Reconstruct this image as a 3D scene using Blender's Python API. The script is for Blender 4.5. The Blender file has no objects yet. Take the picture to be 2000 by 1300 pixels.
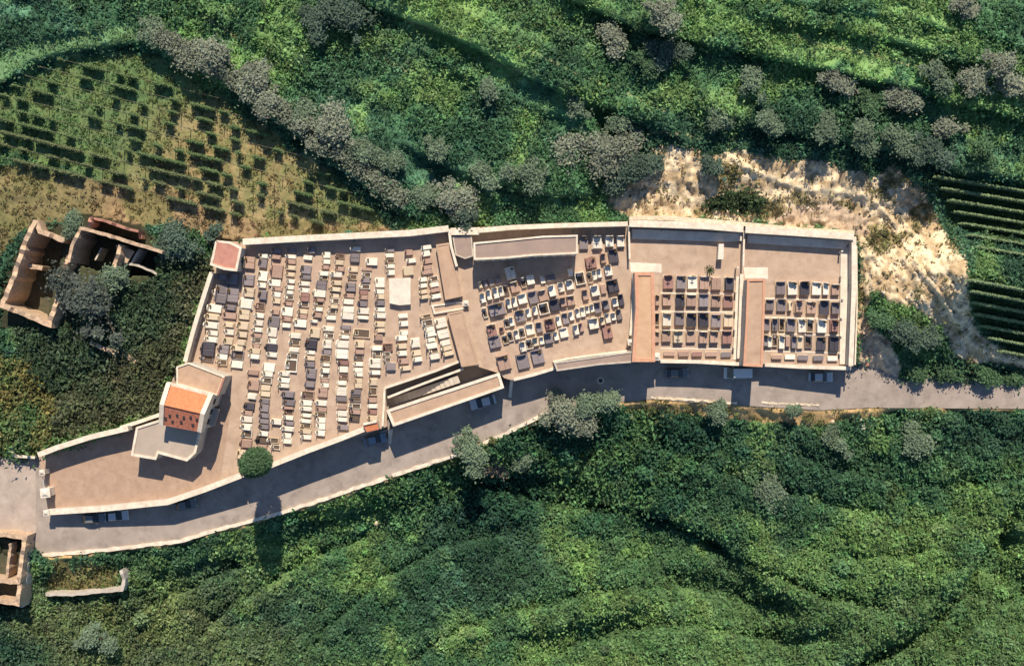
import bpy, bmesh, math, random
import numpy as np
from mathutils import Vector, Matrix
R = math.radians
random.seed(7); rng = np.random.default_rng(11)
C = bpy.context.scene.collection
scn = bpy.context.scene

# ------------------------------------------------------------------ camera, sky, sun, exposure
S = 0.09            # metres per photo pixel on the yard level
H = 180.0           # flying height
cam = bpy.data.objects.new('camera', bpy.data.cameras.new('camera')); C.objects.link(cam)
cam.location = (0, 0, H); cam.rotation_euler = (0, 0, 0)
cam.data.sensor_width = 36; cam.data.lens = 36*H/(2000*S); cam.data.clip_end = 3000; cam.data.clip_start = 1
scn.camera = cam
SUN_EL, SUN_AZ = 45.0, 4.0      # azimuth clockwise from +Y (the top of the picture)
w = bpy.data.worlds.new('World'); scn.world = w; w.use_nodes = True
nt = w.node_tree; sky = nt.nodes.new('ShaderNodeTexSky'); sky.sky_type = 'NISHITA'; sky.sun_disc = False
sky.sun_elevation = R(SUN_EL); sky.sun_rotation = R(SUN_AZ); sky.air_density = 1.0; sky.dust_density = 0.1; sky.ozone_density = 4.0
bg = nt.nodes['Background']; bg.inputs['Strength'].default_value = 0.095
nt.links.new(sky.outputs[0], bg.inputs[0])
sl = bpy.data.lights.new('sun', 'SUN'); sl.energy = 4.8; sl.angle = R(0.5); sl.color = (1.0, 0.875, 0.70)
so = bpy.data.objects.new('sun', sl); C.objects.link(so)
d = Vector((math.sin(R(SUN_AZ))*math.cos(R(SUN_EL)), math.cos(R(SUN_AZ))*math.cos(R(SUN_EL)), math.sin(R(SUN_EL))))
so.rotation_euler = d.to_track_quat('Z', 'Y').to_euler()
scn.view_settings.view_transform = 'Standard'; scn.view_settings.look = 'None'
scn.view_settings.exposure = 0.32; scn.view_settings.gamma = 1.0

# ------------------------------------------------------------------ helpers
def P(px, py, z=0.0):
    k = S*(H-z)/H
    return Vector(((px-1000)*k, (650-py)*k, z))
def to_px(x, y, z=0.0):
    k = S*(H-z)/H
    return x/k+1000, 650-y/k

def mat(name, col, rough=0.85, var=0.12, scale=3.0, col2=None, bump=0.0, metal=0.0, spec=0.3, attr=False, stain=None, objvar=0.0):
    m = bpy.data.materials.new(name); m.use_nodes = True
    n = m.node_tree; b = n.nodes['Principled BSDF']
    b.inputs['Roughness'].default_value = rough; b.inputs['Metallic'].default_value = metal
    b.inputs['Specular IOR Level'].default_value = spec
    tc = n.nodes.new('ShaderNodeNewGeometry')
    nz = n.nodes.new('ShaderNodeTexNoise'); nz.inputs['Scale'].default_value = scale; nz.inputs['Detail'].default_value = 6
    nz.inputs['Roughness'].default_value = 0.62
    n.links.new(tc.outputs['Position'], nz.inputs['Vector'])
    mr = n.nodes.new('ShaderNodeMapRange'); mr.inputs[1].default_value = 0.32; mr.inputs[2].default_value = 0.68
    n.links.new(nz.outputs['Fac'], mr.inputs[0])
    mx = n.nodes.new('ShaderNodeMix'); mx.data_type = 'RGBA'
    n.links.new(mr.outputs[0], mx.inputs[0])
    if attr:
        at = n.nodes.new('ShaderNodeVertexColor'); at.layer_name = 'Col'
        h1 = n.nodes.new('ShaderNodeHueSaturation'); h1.inputs['Value'].default_value = 1-var
        h2 = n.nodes.new('ShaderNodeHueSaturation'); h2.inputs['Value'].default_value = 1+var
        n.links.new(at.outputs[0], h1.inputs['Color']); n.links.new(at.outputs[0], h2.inputs['Color'])
        n.links.new(h1.outputs[0], mx.inputs[6]); n.links.new(h2.outputs[0], mx.inputs[7])
    else:
        c2 = col2 or tuple(min(1, c*(1+var)) for c in col)
        c1 = col if col2 else tuple(c*(1-var) for c in col)
        mx.inputs[6].default_value = (*c1, 1); mx.inputs[7].default_value = (*c2, 1)
    out = mx.outputs[2]
    if stain:
        n2 = n.nodes.new('ShaderNodeTexNoise'); n2.inputs['Scale'].default_value = stain[1]; n2.inputs['Detail'].default_value = 8
        n2.inputs['Roughness'].default_value = 0.7
        n.links.new(tc.outputs['Position'], n2.inputs['Vector'])
        m2 = n.nodes.new('ShaderNodeMapRange'); m2.inputs[1].default_value = 0.5; m2.inputs[2].default_value = 0.72
        m2.inputs[4].default_value = stain[2]
        n.links.new(n2.outputs['Fac'], m2.inputs[0])
        x2 = n.nodes.new('ShaderNodeMix'); x2.data_type = 'RGBA'; x2.inputs[7].default_value = (*stain[0], 1)
        n.links.new(m2.outputs[0], x2.inputs[0]); n.links.new(out, x2.inputs[6]); out = x2.outputs[2]
    if objvar:
        oi = n.nodes.new('ShaderNodeObjectInfo'); mo = n.nodes.new('ShaderNodeMapRange')
        mo.inputs[3].default_value = 1-objvar; mo.inputs[4].default_value = 1+objvar*0.6
        n.links.new(oi.outputs['Random'], mo.inputs[0])
        hv = n.nodes.new('ShaderNodeHueSaturation'); n.links.new(mo.outputs[0], hv.inputs['Value'])
        n.links.new(out, hv.inputs['Color']); out = hv.outputs[0]
    n.links.new(out, b.inputs['Base Color'])
    if bump:
        bp = n.nodes.new('ShaderNodeBump'); bp.inputs['Strength'].default_value = bump; bp.inputs['Distance'].default_value = 0.1
        n.links.new(nz.outputs['Fac'], bp.inputs['Height']); n.links.new(bp.outputs[0], b.inputs['Normal'])
    return m

M = dict(
 yard=mat('yard_earth', (0.42,0.305,0.225), 0.95, col2=(0.53,0.40,0.305), scale=0.45, bump=0.2, stain=((0.32,0.225,0.17), 0.55, 0.75)),
 fore=mat('forecourt_earth', (0.37,0.255,0.185), 0.95, col2=(0.46,0.325,0.24), scale=0.6, bump=0.2, stain=((0.30,0.19,0.14), 1.1, 0.6)),
 road=mat('road_surface', (0.30,0.25,0.215), 0.9, col2=(0.41,0.345,0.30), scale=0.35, bump=0.15, stain=((0.20,0.17,0.155), 0.45, 0.85)),
 track=mat('track_surface', (0.38,0.31,0.26), 0.95, col2=(0.48,0.40,0.34), scale=0.5, bump=0.2, stain=((0.27,0.22,0.2), 0.9, 0.6)),
 verge=mat('verge_earth', (0.48,0.32,0.18), 0.95, col2=(0.68,0.52,0.34), scale=1.2, bump=0.5, stain=((0.2,0.14,0.06), 1.5, 0.7)),
 plaster=mat('wall_plaster', (0.46,0.40,0.33), 0.9, col2=(0.60,0.54,0.46), scale=0.8, stain=((0.3,0.25,0.2), 1.3, 0.6)),
 coping=mat('coping_cream', (0.64,0.54,0.42), 0.85, col2=(0.86,0.76,0.62), scale=0.9, stain=((0.45,0.36,0.28), 2.0, 0.7)),
 step=mat('pale_stone_step', (0.62,0.55,0.45), 0.7, col2=(0.82,0.74,0.62), scale=0.6, stain=((0.5,0.42,0.32), 2.2, 0.4)),
 rooftan=mat('roof_membrane_tan', (0.43,0.29,0.20), 0.9, col2=(0.53,0.37,0.26), scale=0.5, stain=((0.34,0.21,0.15), 0.9, 0.6)),
 roofgrey=mat('roof_membrane_grey', (0.40,0.33,0.27), 0.9, col2=(0.46,0.38,0.31), scale=0.4, stain=((0.33,0.27,0.23), 1.1, 0.5)),
 roofmauve=mat('roof_membrane_mauve', (0.29,0.22,0.185), 0.9, col2=(0.38,0.28,0.23), scale=0.25, stain=((0.25,0.20,0.19), 0.9, 0.6)),
 rooforange=mat('roof_parapet_orange', (0.54,0.27,0.17), 0.85, col2=(0.66,0.37,0.24), scale=1.5, stain=((0.38,0.2,0.14), 2, 0.5)),
 tile=mat('clay_tile', (0.62,0.20,0.085), 0.8, col2=(0.78,0.29,0.14), scale=2.5, bump=0.4, stain=((0.45,0.16,0.10), 3, 0.5)),
 tileshade=mat('clay_tile_shaded', (0.42,0.145,0.085), 0.8, col2=(0.60,0.24,0.15), scale=2.5, bump=0.4, stain=((0.20,0.10,0.08), 2.4, 0.8)),  # darker copy of the tile, with the south slope's shade in its colour
 rooforgtan=mat('roof_membrane_orange_tan', (0.52,0.33,0.20), 0.9, col2=(0.62,0.41,0.26), scale=0.5, stain=((0.44,0.28,0.18), 0.9, 0.5)),
 pink=mat('roof_pink', (0.50,0.225,0.165), 0.8, col2=(0.60,0.30,0.22), scale=0.8, stain=((0.36,0.14,0.13), 1.0, 0.5)),
 rubble=mat('rubble_masonry', (0.42,0.29,0.19), 0.95, col2=(0.68,0.50,0.35), scale=2.5, bump=0.7, stain=((0.28,0.19,0.13), 2.0, 0.8)),
 brick=mat('brick_masonry', (0.36,0.17,0.12), 0.95, col2=(0.50,0.27,0.19), scale=2.0, bump=0.5, stain=((0.22,0.12,0.1), 2.0, 0.7)),
 dark=mat('dark_opening', (0.03,0.03,0.035), 0.7),
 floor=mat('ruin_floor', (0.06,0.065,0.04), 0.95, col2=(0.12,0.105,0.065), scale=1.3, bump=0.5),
 marble=mat('marble_white', (0.72,0.65,0.54), 0.45, col2=(0.88,0.81,0.69), scale=3.0, objvar=0.16, spec=0.4, stain=((0.5,0.42,0.32), 4.0, 0.35)),
 cream=mat('travertine_cream', (0.56,0.44,0.30), 0.6, col2=(0.72,0.60,0.44), scale=4.0, objvar=0.14, stain=((0.4,0.3,0.2), 4.0, 0.4)),
 rose=mat('rose_stone', (0.36,0.235,0.18), 0.6, col2=(0.48,0.33,0.26), scale=4.0, objvar=0.2, stain=((0.28,0.17,0.13), 5.0, 0.4)),
 red=mat('red_stone', (0.24,0.125,0.105), 0.5, col2=(0.36,0.215,0.185), scale=5.0, objvar=0.2),
 grey=mat('grey_granite', (0.195,0.165,0.17), 0.4, col2=(0.31,0.265,0.265), scale=6.0, objvar=0.3, spec=0.5),
 black=mat('dark_granite', (0.05,0.045,0.055), 0.3, col2=(0.095,0.085,0.10), scale=8.0, objvar=0.25, spec=0.5),
 gravel=mat('grave_soil', (0.09,0.065,0.05), 0.95, col2=(0.17,0.12,0.09), scale=9.0, bump=0.8),
 bronze=mat('bronze', (0.10,0.07,0.045), 0.4, metal=0.7),
 flower=mat('flowers', (0.35,0.07,0.06), 0.9, col2=(0.10,0.22,0.05), scale=14.0),
 steel=mat('painted_steel', (0.55,0.56,0.58), 0.45, spec=0.5),
 iron=mat('dark_iron', (0.06,0.055,0.05), 0.6),
 bark=mat('bark', (0.10,0.07,0.045), 0.95, col2=(0.17,0.125,0.085), scale=6.0, bump=0.6),
 wood=mat('weathered_post', (0.25,0.22,0.13), 0.9, col2=(0.40,0.35,0.22), scale=7.0),
 silver=mat('car_paint_silver', (0.50,0.52,0.54), 0.3, var=0.03, metal=0.3, spec=0.6),
 white=mat('car_paint_white', (0.70,0.70,0.68), 0.3, var=0.03, spec=0.6),
 carblue=mat('car_paint_blue', (0.20,0.27,0.36), 0.3, var=0.03, spec=0.6),
 cargrey=mat('car_paint_grey', (0.16,0.17,0.18), 0.3, var=0.03, spec=0.6),
 glass=mat('car_glass', (0.015,0.018,0.02), 0.08, var=0.0, spec=0.8),
 tyre=mat('tyre_rubber', (0.02,0.02,0.02), 0.8),
 lampglass=mat('headlight_glass', (0.75,0.75,0.72), 0.15),
 redglass=mat('tail_light', (0.35,0.02,0.015), 0.2),
 rock=mat('pale_rock', (0.58,0.46,0.31), 0.95, col2=(0.86,0.76,0.58), scale=1.6, bump=0.7, stain=((0.35,0.25,0.14), 2.0, 0.7)),
)
def leafmat(name):
    m = mat(name, (0,0,0), 0.75, var=0.18, scale=1.2, attr=True, spec=0.12)
    n = m.node_tree; b = n.nodes['Principled BSDF']; o = n.nodes['Material Output']
    t = n.nodes.new('ShaderNodeBsdfTranslucent'); ms = n.nodes.new('ShaderNodeMixShader'); ms.inputs[0].default_value = 0.22
    src = b.inputs['Base Color'].links[0].from_socket
    n.links.new(src, t.inputs['Color']); n.links.new(b.outputs[0], ms.inputs[1]); n.links.new(t.outputs[0], ms.inputs[2])
    n.links.new(ms.outputs[0], o.inputs['Surface'])
    return m
M['leaf'] = leafmat('foliage')
M['ground'] = mat('ground_cover', (0,0,0), 0.95, var=0.28, scale=1.6, attr=True, bump=0.9, spec=0.1)

class MB:
    def __init__(s): s.v = []; s.f = []; s.m = []
    def add(s, vs, fs, mi=0):
        o = len(s.v); s.v += [tuple(v) for v in vs]; s.f += [tuple(i+o for i in f) for f in fs]; s.m += [mi]*len(fs)
    def box(s, cx, cy, z0, z1, sx, sy, rot=0.0, mi=0, taper=0.0):
        c, n = math.cos(rot), math.sin(rot); vs = []
        for z, k in ((z0, 1), (z1, 1-taper)):
            for a, b in ((-1,-1),(1,-1),(1,1),(-1,1)):
                x, y = a*sx/2*k, b*sy/2*k
                vs.append((cx+x*c-y*n, cy+x*n+y*c, z))
        s.add(vs, [(3,2,1,0),(4,5,6,7),(0,1,5,4),(1,2,6,5),(2,3,7,6),(3,0,4,7)], mi)
    def prism(s, poly, z0, z1, mi=0):
        n = len(poly); area = sum(poly[i][0]*poly[(i+1)%n][1]-poly[(i+1)%n][0]*poly[i][1] for i in range(n))
        za = list(z0) if hasattr(z0, '__len__') else [z0]*n
        zb = list(z1) if hasattr(z1, '__len__') else [z1]*n
        if area < 0: poly, za, zb = poly[::-1], za[::-1], zb[::-1]
        vs = [(p[0], p[1], a) for p, a in zip(poly, za)] + [(p[0], p[1], b) for p, b in zip(poly, zb)]
        s.add(vs, [tuple(range(n))[::-1], tuple(range(n, 2*n))] + [(i, (i+1)%n, n+(i+1)%n, n+i) for i in range(n)], mi)
    def cyl(s, p0, p1, r0, r1=None, n=8, mi=0):
        r1 = r0 if r1 is None else r1
        p0, p1 = Vector(p0), Vector(p1); a = (p1-p0).normalized(); u = a.orthogonal().normalized(); v = a.cross(u)
        vs = [p0+(u*math.cos(t)+v*math.sin(t))*r0 for t in [2*math.pi*i/n for i in range(n)]]
        vs += [p1+(u*math.cos(t)+v*math.sin(t))*r1 for t in [2*math.pi*i/n for i in range(n)]]
        s.add(vs, [tuple(range(n))[::-1], tuple(range(n, 2*n))] + [(i, (i+1)%n, n+(i+1)%n, n+i) for i in range(n)], mi)
    def band(s, pts, width, ztop, zbot, mi=0, jitter=0.0):
        # vertical-sided wall along a polyline (world xy); ztop may be a list
        n = len(pts); zt = ztop if hasattr(ztop, '__len__') else [ztop]*n; zb = zbot if hasattr(zbot, '__len__') else [zbot]*n
        L, Rr = [], []
        for i in range(n):
            p = Vector(pts[i][:2]); a = (p-Vector(pts[i-1][:2])).normalized() if i else None
            b = (Vector(pts[i+1][:2])-p).normalized() if i < n-1 else None
            if a is None: a = b
            if b is None: b = a
            t = (a+b).normalized(); nn = Vector((-t.y, t.x)); k = 1/max(0.5, nn.dot(Vector((-a.y, a.x))))
            w1 = width/2*k*(1+random.uniform(-jitter, jitter)); w2 = width/2*k*(1+random.uniform(-jitter, jitter))
            L.append(p+nn*w1); Rr.append(p-nn*w2)
        vs = []; 
        for i in range(n):
            vs += [(L[i].x, L[i].y, zb[i]), (Rr[i].x, Rr[i].y, zb[i]), (Rr[i].x, Rr[i].y, zt[i]), (L[i].x, L[i].y, zt[i])]
        fs = [(0,3,2,1), (4*n-4, 4*n-3, 4*n-2, 4*n-1)]
        for i in range(n-1):
            a, b = 4*i, 4*i+4
            fs += [(a, a+1, b+1, b), (a+1, a+2, b+2, b+1), (a+2, a+3, b+3, b+2), (a+3, a, b, b+3)]
        s.add(vs, fs, mi)
    def build(s, name, mats, parent=None, smooth=False):
        me = bpy.data.meshes.new(name); me.from_pydata(s.v, [], s.f)
        for m in (mats if isinstance(mats, (list, tuple)) else [mats]): me.materials.append(m)
        me.polygons.foreach_set('material_index', s.m)
        if smooth: me.polygons.foreach_set('use_smooth', [True]*len(s.f))
        me.update()
        o = bpy.data.objects.new(name, me); C.objects.link(o)
        if parent:
            o.parent = parent; o.matrix_parent_inverse = Matrix.Translation(-parent.location) if parent.rotation_euler.z == 0 and parent.scale.x == 1 else Matrix()
        return o
def tag(o, label=None, cat=None, group=None, kind=None):
    for k, v in (('label', label), ('category', cat), ('group', group), ('kind', kind)):
        if v: o[k] = v
    return o
def empty(name, loc, label, cat, group=None):
    o = bpy.data.objects.new(name, None); C.objects.link(o); o.location = loc; o.empty_display_size = 0.3
    return tag(o, label, cat, group)

# value noise (numpy)
_perm = rng.random((512, 512))
def vn(x, y, sc, seed=0):
    x = np.asarray(x)/sc+seed*17.3+1000; y = np.asarray(y)/sc+seed*31.7+1000
    xi = np.floor(x).astype(int); yi = np.floor(y).astype(int); fx = x-xi; fy = y-yi
    fx = fx*fx*(3-2*fx); fy = fy*fy*(3-2*fy)
    g = lambda a, b: _perm[a % 512, b % 512]
    return (g(xi,yi)*(1-fx)+g(xi+1,yi)*fx)*(1-fy)+(g(xi,yi+1)*(1-fx)+g(xi+1,yi+1)*fx)*fy
def fbm(x, y, sc, o=4, seed=0):
    t = 0; a = 1; n = 0
    for i in range(o): t = t+a*vn(x, y, sc/2**i, seed+i); n += a; a *= 0.55
    return t/n
def pip(px, py, poly):
    px = np.asarray(px); py = np.asarray(py); r = np.zeros(px.shape, bool); n = len(poly)
    for i in range(n):
        x1, y1 = poly[i]; x2, y2 = poly[(i+1) % n]
        if y1 == y2: continue
        c = ((y1 > py) != (y2 > py)) & (px < (x2-x1)*(py-y1)/(y2-y1)+x1); r ^= c
    return r
def sst(x): x = np.clip(x, 0, 1); return x*x*(3-2*x)
def mesh_np(name, V, F, col, m, smooth=False, parent=None):
    me = bpy.data.meshes.new(name); nv, nf = len(V), len(F); k = F.shape[1]
    me.vertices.add(nv); me.vertices.foreach_set('co', V.astype(np.float32).ravel())
    me.loops.add(nf*k); me.loops.foreach_set('vertex_index', F.astype(np.int32).ravel())
    me.polygons.add(nf); me.polygons.foreach_set('loop_start', (np.arange(nf)*k).astype(np.int32))
    me.polygons.foreach_set('use_smooth', np.full(nf, smooth))
    me.update(calc_edges=True)
    if col is not None:
        ca = me.color_attributes.new('Col', 'FLOAT_COLOR', 'POINT')
        ca.data.foreach_set('color', np.concatenate([col, np.ones((nv, 1))], 1).astype(np.float32).ravel())
    me.materials.append(m)
    o = bpy.data.objects.new(name, me); C.objects.link(o)
    if parent: o.parent = parent; o.matrix_parent_inverse = Matrix.Translation(-parent.location)
    return o
def leaves(name, cen, size, col, parent=None, up=0.7, m=None):
    n = len(cen)
    nr = rng.normal(size=(n, 3)); nr[:, 2] = np.abs(nr[:, 2])+up; nr /= np.linalg.norm(nr, axis=1)[:, None]
    a = np.cross(nr, rng.normal(size=(n, 3))); a /= np.linalg.norm(a, axis=1)[:, None]; b = np.cross(nr, a)
    s = np.asarray(size)[:, None]; e = (0.45+0.35*rng.random(n))[:, None]
    bend = nr*s*0.18
    V = np.stack([cen-a*s*0.6+bend, cen-b*s*e*0.5, cen+a*s*0.6+bend*0.5, cen+b*s*e*0.5], 1).reshape(-1, 3)
    F = np.arange(4*n).reshape(n, 4)
    return mesh_np(name, V, F, np.repeat(col, 4, 0), m or M['leaf'], False, parent)

# ------------------------------------------------------------------ layout of the land, in photo pixels
CEM = [(470,472),(600,466),(876,446),(1000,440),(1228,434),(1450,448),(1668,460),(1664,716),(1285,704),(1235,706),(1085,722),(1000,742),
       (985,738),(976,729),(900,705),(752,757),(757,832),(720,846),(600,882),(520,912),(470,932),(330,984),(95,1002),(76,892),(250,836),(320,800),(345,712),(362,706),(413,524),(418,470)]
CEM_OUT = CEM[:12]+[(985,738),(770,834)]+CEM[17:]
ZRX = [-300,0,100,320,400,530,714,850,1000,1270,1430,1500,1655,1750,2000,2400]
ZRZ = [-.1,-.3,-1,-2.6,-3.1,-4.4,-4.6,-4.4,-3.9,-3.5,-3.6,-3.1,-3.8,-3.6,-3.2,-3.0]
zr = lambda px: np.interp(px, ZRX, ZRZ)
RSX = [-300,0,60,85,240,350,440,540,640,760,900,980,1080,1180,1270,1440,1600,1700,2000,2400]
RSY = [1100,1040,1062,1085,1070,1056,1030,1003,972,930,884,848,800,786,778,790,800,795,797,800]
RNX = [-300,0,40,85,98,330,470,520,600,720,770,985,1000,1085,1235,1285,1664,1750,2000,2400]
RNY = [900,893,893,893,1003,984,932,912,882,846,832,738,742,722,706,704,716,745,752,755]
rs = lambda px: np.interp(px, RSX, RSY)
rn = lambda px: np.interp(px, RNX, RNY)
NX = [-300,250,330,415,470,876,1228,1450,1668,1672.1,1720,1800,2400]
NY = [890,840,720,470,466,446,432,446,458,735,742,745,745]
TER = [ # x, y, drop in metres (the north side stands higher)
 ([250,370,480,600,700,770,860],[88,132,205,290,362,418,440],2.2),
 ([-100,0,60,150,250,300],[225,172,130,102,90,98],2.0),
 ([560,700,850,960,1100,1300,1360],[-60,10,66,112,185,262,300],3.0),
 ([1060,1130,1250,1450,1700,2000,2200],[-20,12,66,108,165,240,290],3.4),
 ([760,900,1000,1180],[285,345,372,395],2.2),
 ([1330,1500,1700,1850,2100],[210,258,292,335,380],2.4),
 ([330,420,520,640],[10,40,110,190],0.9),
 ([1450,1700,1850,2100],[30,80,120,175],2.2),
 ([800,960,1100,1200],[100,190,235,330],0.9),
 ([1500,1640,1760,1980,2100],[5,28,45,95,140],1.0)]
SCREE = [(1182,395),(1205,350),(1245,335),(1285,285),(1340,290),(1400,302),(1445,284),(1500,300),(1560,312),(1640,320),(1700,342),(1745,322),(1790,360),(1830,410),(1850,455),(1885,520),(1890,600),(1915,655),(1960,680),(2060,700),(2060,722),(1900,712),(1862,690),(1840,640),(1790,600),(1740,585),(1700,575),(1690,620),(1700,640),(1745,660),(1760,720),(1748,742),(1672,742),(1672,440),(1300,428),(1225,425)]
VY = [(5,185),(60,140),(130,112),(250,98),(330,122),(380,152),(480,225),(600,308),(700,380),(762,436),(700,444),(560,432),(450,420),(330,372),(180,345),(100,318),(0,305),(-120,290),(-120,220)]
DRY = [(-60,330),(60,318),(180,345),(330,372),(450,420),(560,430),(800,440),(800,452),(470,470),(415,475),(330,440),(200,425),(60,440),(-60,560)]
ROWS1 = [(1810,338),(2060,376),(2060,490),(1880,452),(1850,430)]
ROWS2 = [(1885,540),(2060,575),(2060,700),(1965,672),(1920,640),(1895,600)]
LEFTBUSH = [(-100,700),(70,700),(130,760),(110,850),(60,890),(-100,890)]

FOLDS = [([880,1100,1300,1400,1480,1600,1760],[940,975,1015,1060,1105,1160,1190],2.6),([1620,1700,1790,1850,1900,1950,1990],[1330,1290,1245,1200,1130,1060,960],2.8),
 ([1250,1350,1480,1600,1750],[840,890,940,975,1000],1.6),([330,440,560,660,780],[1300,1190,1110,1060,1020],1.8),([560,640,740,860,1000],[1340,1220,1130,1070,1040],1.8),
 ([760,860,1000,1150,1320,1450],[1330,1250,1190,1150,1140,1170],1.7),([1000,1120,1260,1400,1560],[1330,1250,1215,1220,1260],1.6),([200,300,420,520],[1240,1170,1120,1090],1.2),([1500,1620,1740,1850,2000],[880,905,935,950,930],1.3),([1750,1850,1950,2080],[1330,1260,1180,1120],1.8),([1560,1680,1780,1870],[1060,1085,1080,1030],1.3)]
STEPS = [([1180,1240,1310,1400,1460,1530,1600],[975,990,1018,1062,1110,1150,1170],5.0,38),([1560,1640,1700,1800,1880,1935,1975,2010],[1345,1310,1275,1218,1140,1060,990,930],6.0,42),
 ([1240,1300,1400,1480,1580],[1095,1108,1130,1160,1175],3.0,26),([1420,1470,1540,1620,1680],[1218,1226,1232,1226,1215],3.5,30),([980,1010,1100,1200,1290,1340],[1252,1240,1225,1198,1168,1160],3.0,26),
 ([1900,1960,2060,2100],[1120,1112,1120,1130],4.0,36),([1900,1960,2060,2100],[1010,1030,1040,1040],3.0,30),([820,900,1000,1120,1240],[905,900,905,930,960],4.0,44),([520,620,720,830],[1010,1000,985,960],2.5,30),([240,330,450,560],[1140,1110,1090,1060],1.6,22)]
PATHS = [([340,400,440,485],[0,32,58,88],3.2),([735,770,800],[108,125,147],2.4),([952,1000,1045],[120,136,152],2.4),([1270,1330,1400,1450],[258,262,280,300],2.2),([-100,0,40,100],[245,255,268,280],2.6),([640,760,900],[0,40,70],2.5),([1000,1150,1300],[88,150,215],2.0),([1500,1700,1900,2000],[60,110,165,190],2.0)]
RIDGE = ([1412,1450,1500,1560,1640,1700,1740,1780,1830,1870,1900,1950,2060],[298,322,345,366,376,384,430,500,570,630,672,700,716])
ARC_O = ([-120,0,60,120,200,260,300],[150,98,78,66,54,50,62]); ARC_I = ([-120,0,60,120,200,260,300],[220,165,122,108,92,84,82])
RUIN_IN = [[(75,442),(125,475),(112,545),(92,625),(12,594),(40,520)],[(160,452),(308,496),(300,536),(225,542),(140,510)]]
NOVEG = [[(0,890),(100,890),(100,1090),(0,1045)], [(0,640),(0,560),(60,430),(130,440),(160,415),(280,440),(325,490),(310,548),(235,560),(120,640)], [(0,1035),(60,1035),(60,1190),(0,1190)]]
def terrain(px, py):
    px = np.asarray(px, float); py = np.asarray(py, float)
    yNr = np.interp(px, NX, NY); yN = np.where(px > 1668, 458.0, yNr); Z = zr(px); yS = rs(px)
    north = (yN-py)*S*0.05-0.15
    for tx, ty, dr in TER:
        yy = np.interp(px, tx, ty)+7*(vn(px, py*0, 60, 3)-.5)
        fade = sst((px-tx[0])/60)*sst((tx[-1]-px)/60)
        north = north+dr*fade*sst((yy-py)/15)-dr*0.35*fade*sst((yy-py)/170)
    # the cut bank behind the east yards
    bank = 3.2*sst((px-1180)/120)*sst((yN-py)/150)*sst((2100-px)/200)
    north = north+bank*0.8
    dE = np.where(px > 1668, (px-1668), 0)
    east = 7.0*sst((dE-70)/190)*(1-.85*sst((py-530)/130))+sst((1-(py-640)/140))*2.5*sst(dE/60)-3.3*sst((py-560)/150)
    east = np.where(py > 690, east*(1-sst((py-690)/50))+Z*sst((py-690)/50)*1.0, east)
    bl = sst((px-1668)/30)*sst((py-420)/120)
    north = north*(1-bl)+east*bl
    d = np.maximum(0, (py-yS))*S
    prof = np.interp(px, [-300,100,400,900,1300,1700,2100], [2.0,2.2,4.5,6.5,5.0,3.5,3.0])
    south = Z-0.12-prof*(1-np.exp(-np.maximum(0,d-0.5)/5.5))+0.07*np.maximum(0, d-20)*np.interp(px, [-300,400,1300,2100], [-0.2,0.2,1,1.6])
    # ravines and folds of the lower slope
    for tx, ty, dp in FOLDS:
        yy = np.interp(px, tx, ty)+14*(vn(px, py*0, 70, 9)-.5); fade = sst((px-tx[0])/80)*sst((tx[-1]-px)/80)
        south = south-dp*fade*(np.exp(-((py-yy)/9)**2)-.35*np.exp(-((py-yy-24)/16)**2))
    mid = Z-0.15
    for tx, ty, dr, wd in STEPS:
        yy = np.interp(px, tx, ty)+12*(vn(px, py*0, 55, 19)-.5); fade = sst((px-tx[0])/90)*sst((tx[-1]-px)/90); t_ = py-yy
        south = south-dr*fade*(sst((t_+wd/2)/wd)-sst((t_-wd/2)/190))
    yRN = rn(px)
    t = sst((py-(yRN-16))/6)         # behind the road edge
    h = north*(1-t)+mid*t
    t2 = sst((py-(yS+2))/10)
    h = h*(1-t2)+south*t2
    x, y = (px-1000)*S, (650-py)*S
    nat = np.where(py > yS+6, 1.0, np.where(py < yNr-6, 1.0, 0.25))
    u_, v_ = x*.94-y*.34, x*.34+y*.94       # along and across the terraces
    rough = (fbm(x, y, 8, 4, 1)-.5)*2.0+(fbm(x, y, 3.0, 3, 5)-.5)*2.4+(fbm(u_*.45, v_, 1.5, 2, 6)-.5)*1.1
    vyd = pip(px, py, VY)|pip(px, py, ROWS1)|pip(px, py, ROWS2)
    nf = np.where((py < yNr-6)&(px > 330), .55, 1.0); rough = rough*nf
    rough = np.where(vyd, rough*0.12, rough)
    rough = np.where(pip(px, py, DRY)|pip(px, py, [(0,430),(340,430),(340,660),(0,660)]), rough*.3, rough)
    scr = pip(px, py, SCREE)
    ea = sst((px-1660)/60); sx_ = x*(1-ea)+(x*.80+y*.60)*ea; sy_ = y*(1-ea)+(-x*.60+y*.80)*ea     # gullies run down the fall line
    gull = (np.abs(vn(sx_, sy_*.28, .8, 21)-.5)*1.7+np.abs(vn(sx_, sy_*.5, .42, 22)-.5)*1.3)
    rd = np.abs(py-np.interp(px, *RIDGE)); rough = np.where(scr, rough*.5+gull-.5+.5*np.exp(-(rd/7)**2)*(px > 1405), rough)
    arc = (py > np.interp(px, *ARC_O))&(py < np.interp(px, *ARC_I))&(px < 295); rough = np.where(arc, rough*.15, rough)
    onroad = (py > yRN-4)&(py < yS+3)
    h = h+np.where(onroad, 0, rough*nat)
    ins = pip(px, py, CEM_OUT)
    h = np.where(ins, -6.5, h)
    h = np.where(pip(px, py, RUIN_IN[0])|pip(px, py, RUIN_IN[1]), -3.3, h)
    tr = (px < 88)&(py > 893)&(py < rs(px)+3); h = np.where(tr, Z-0.15, h)
    return h

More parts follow.
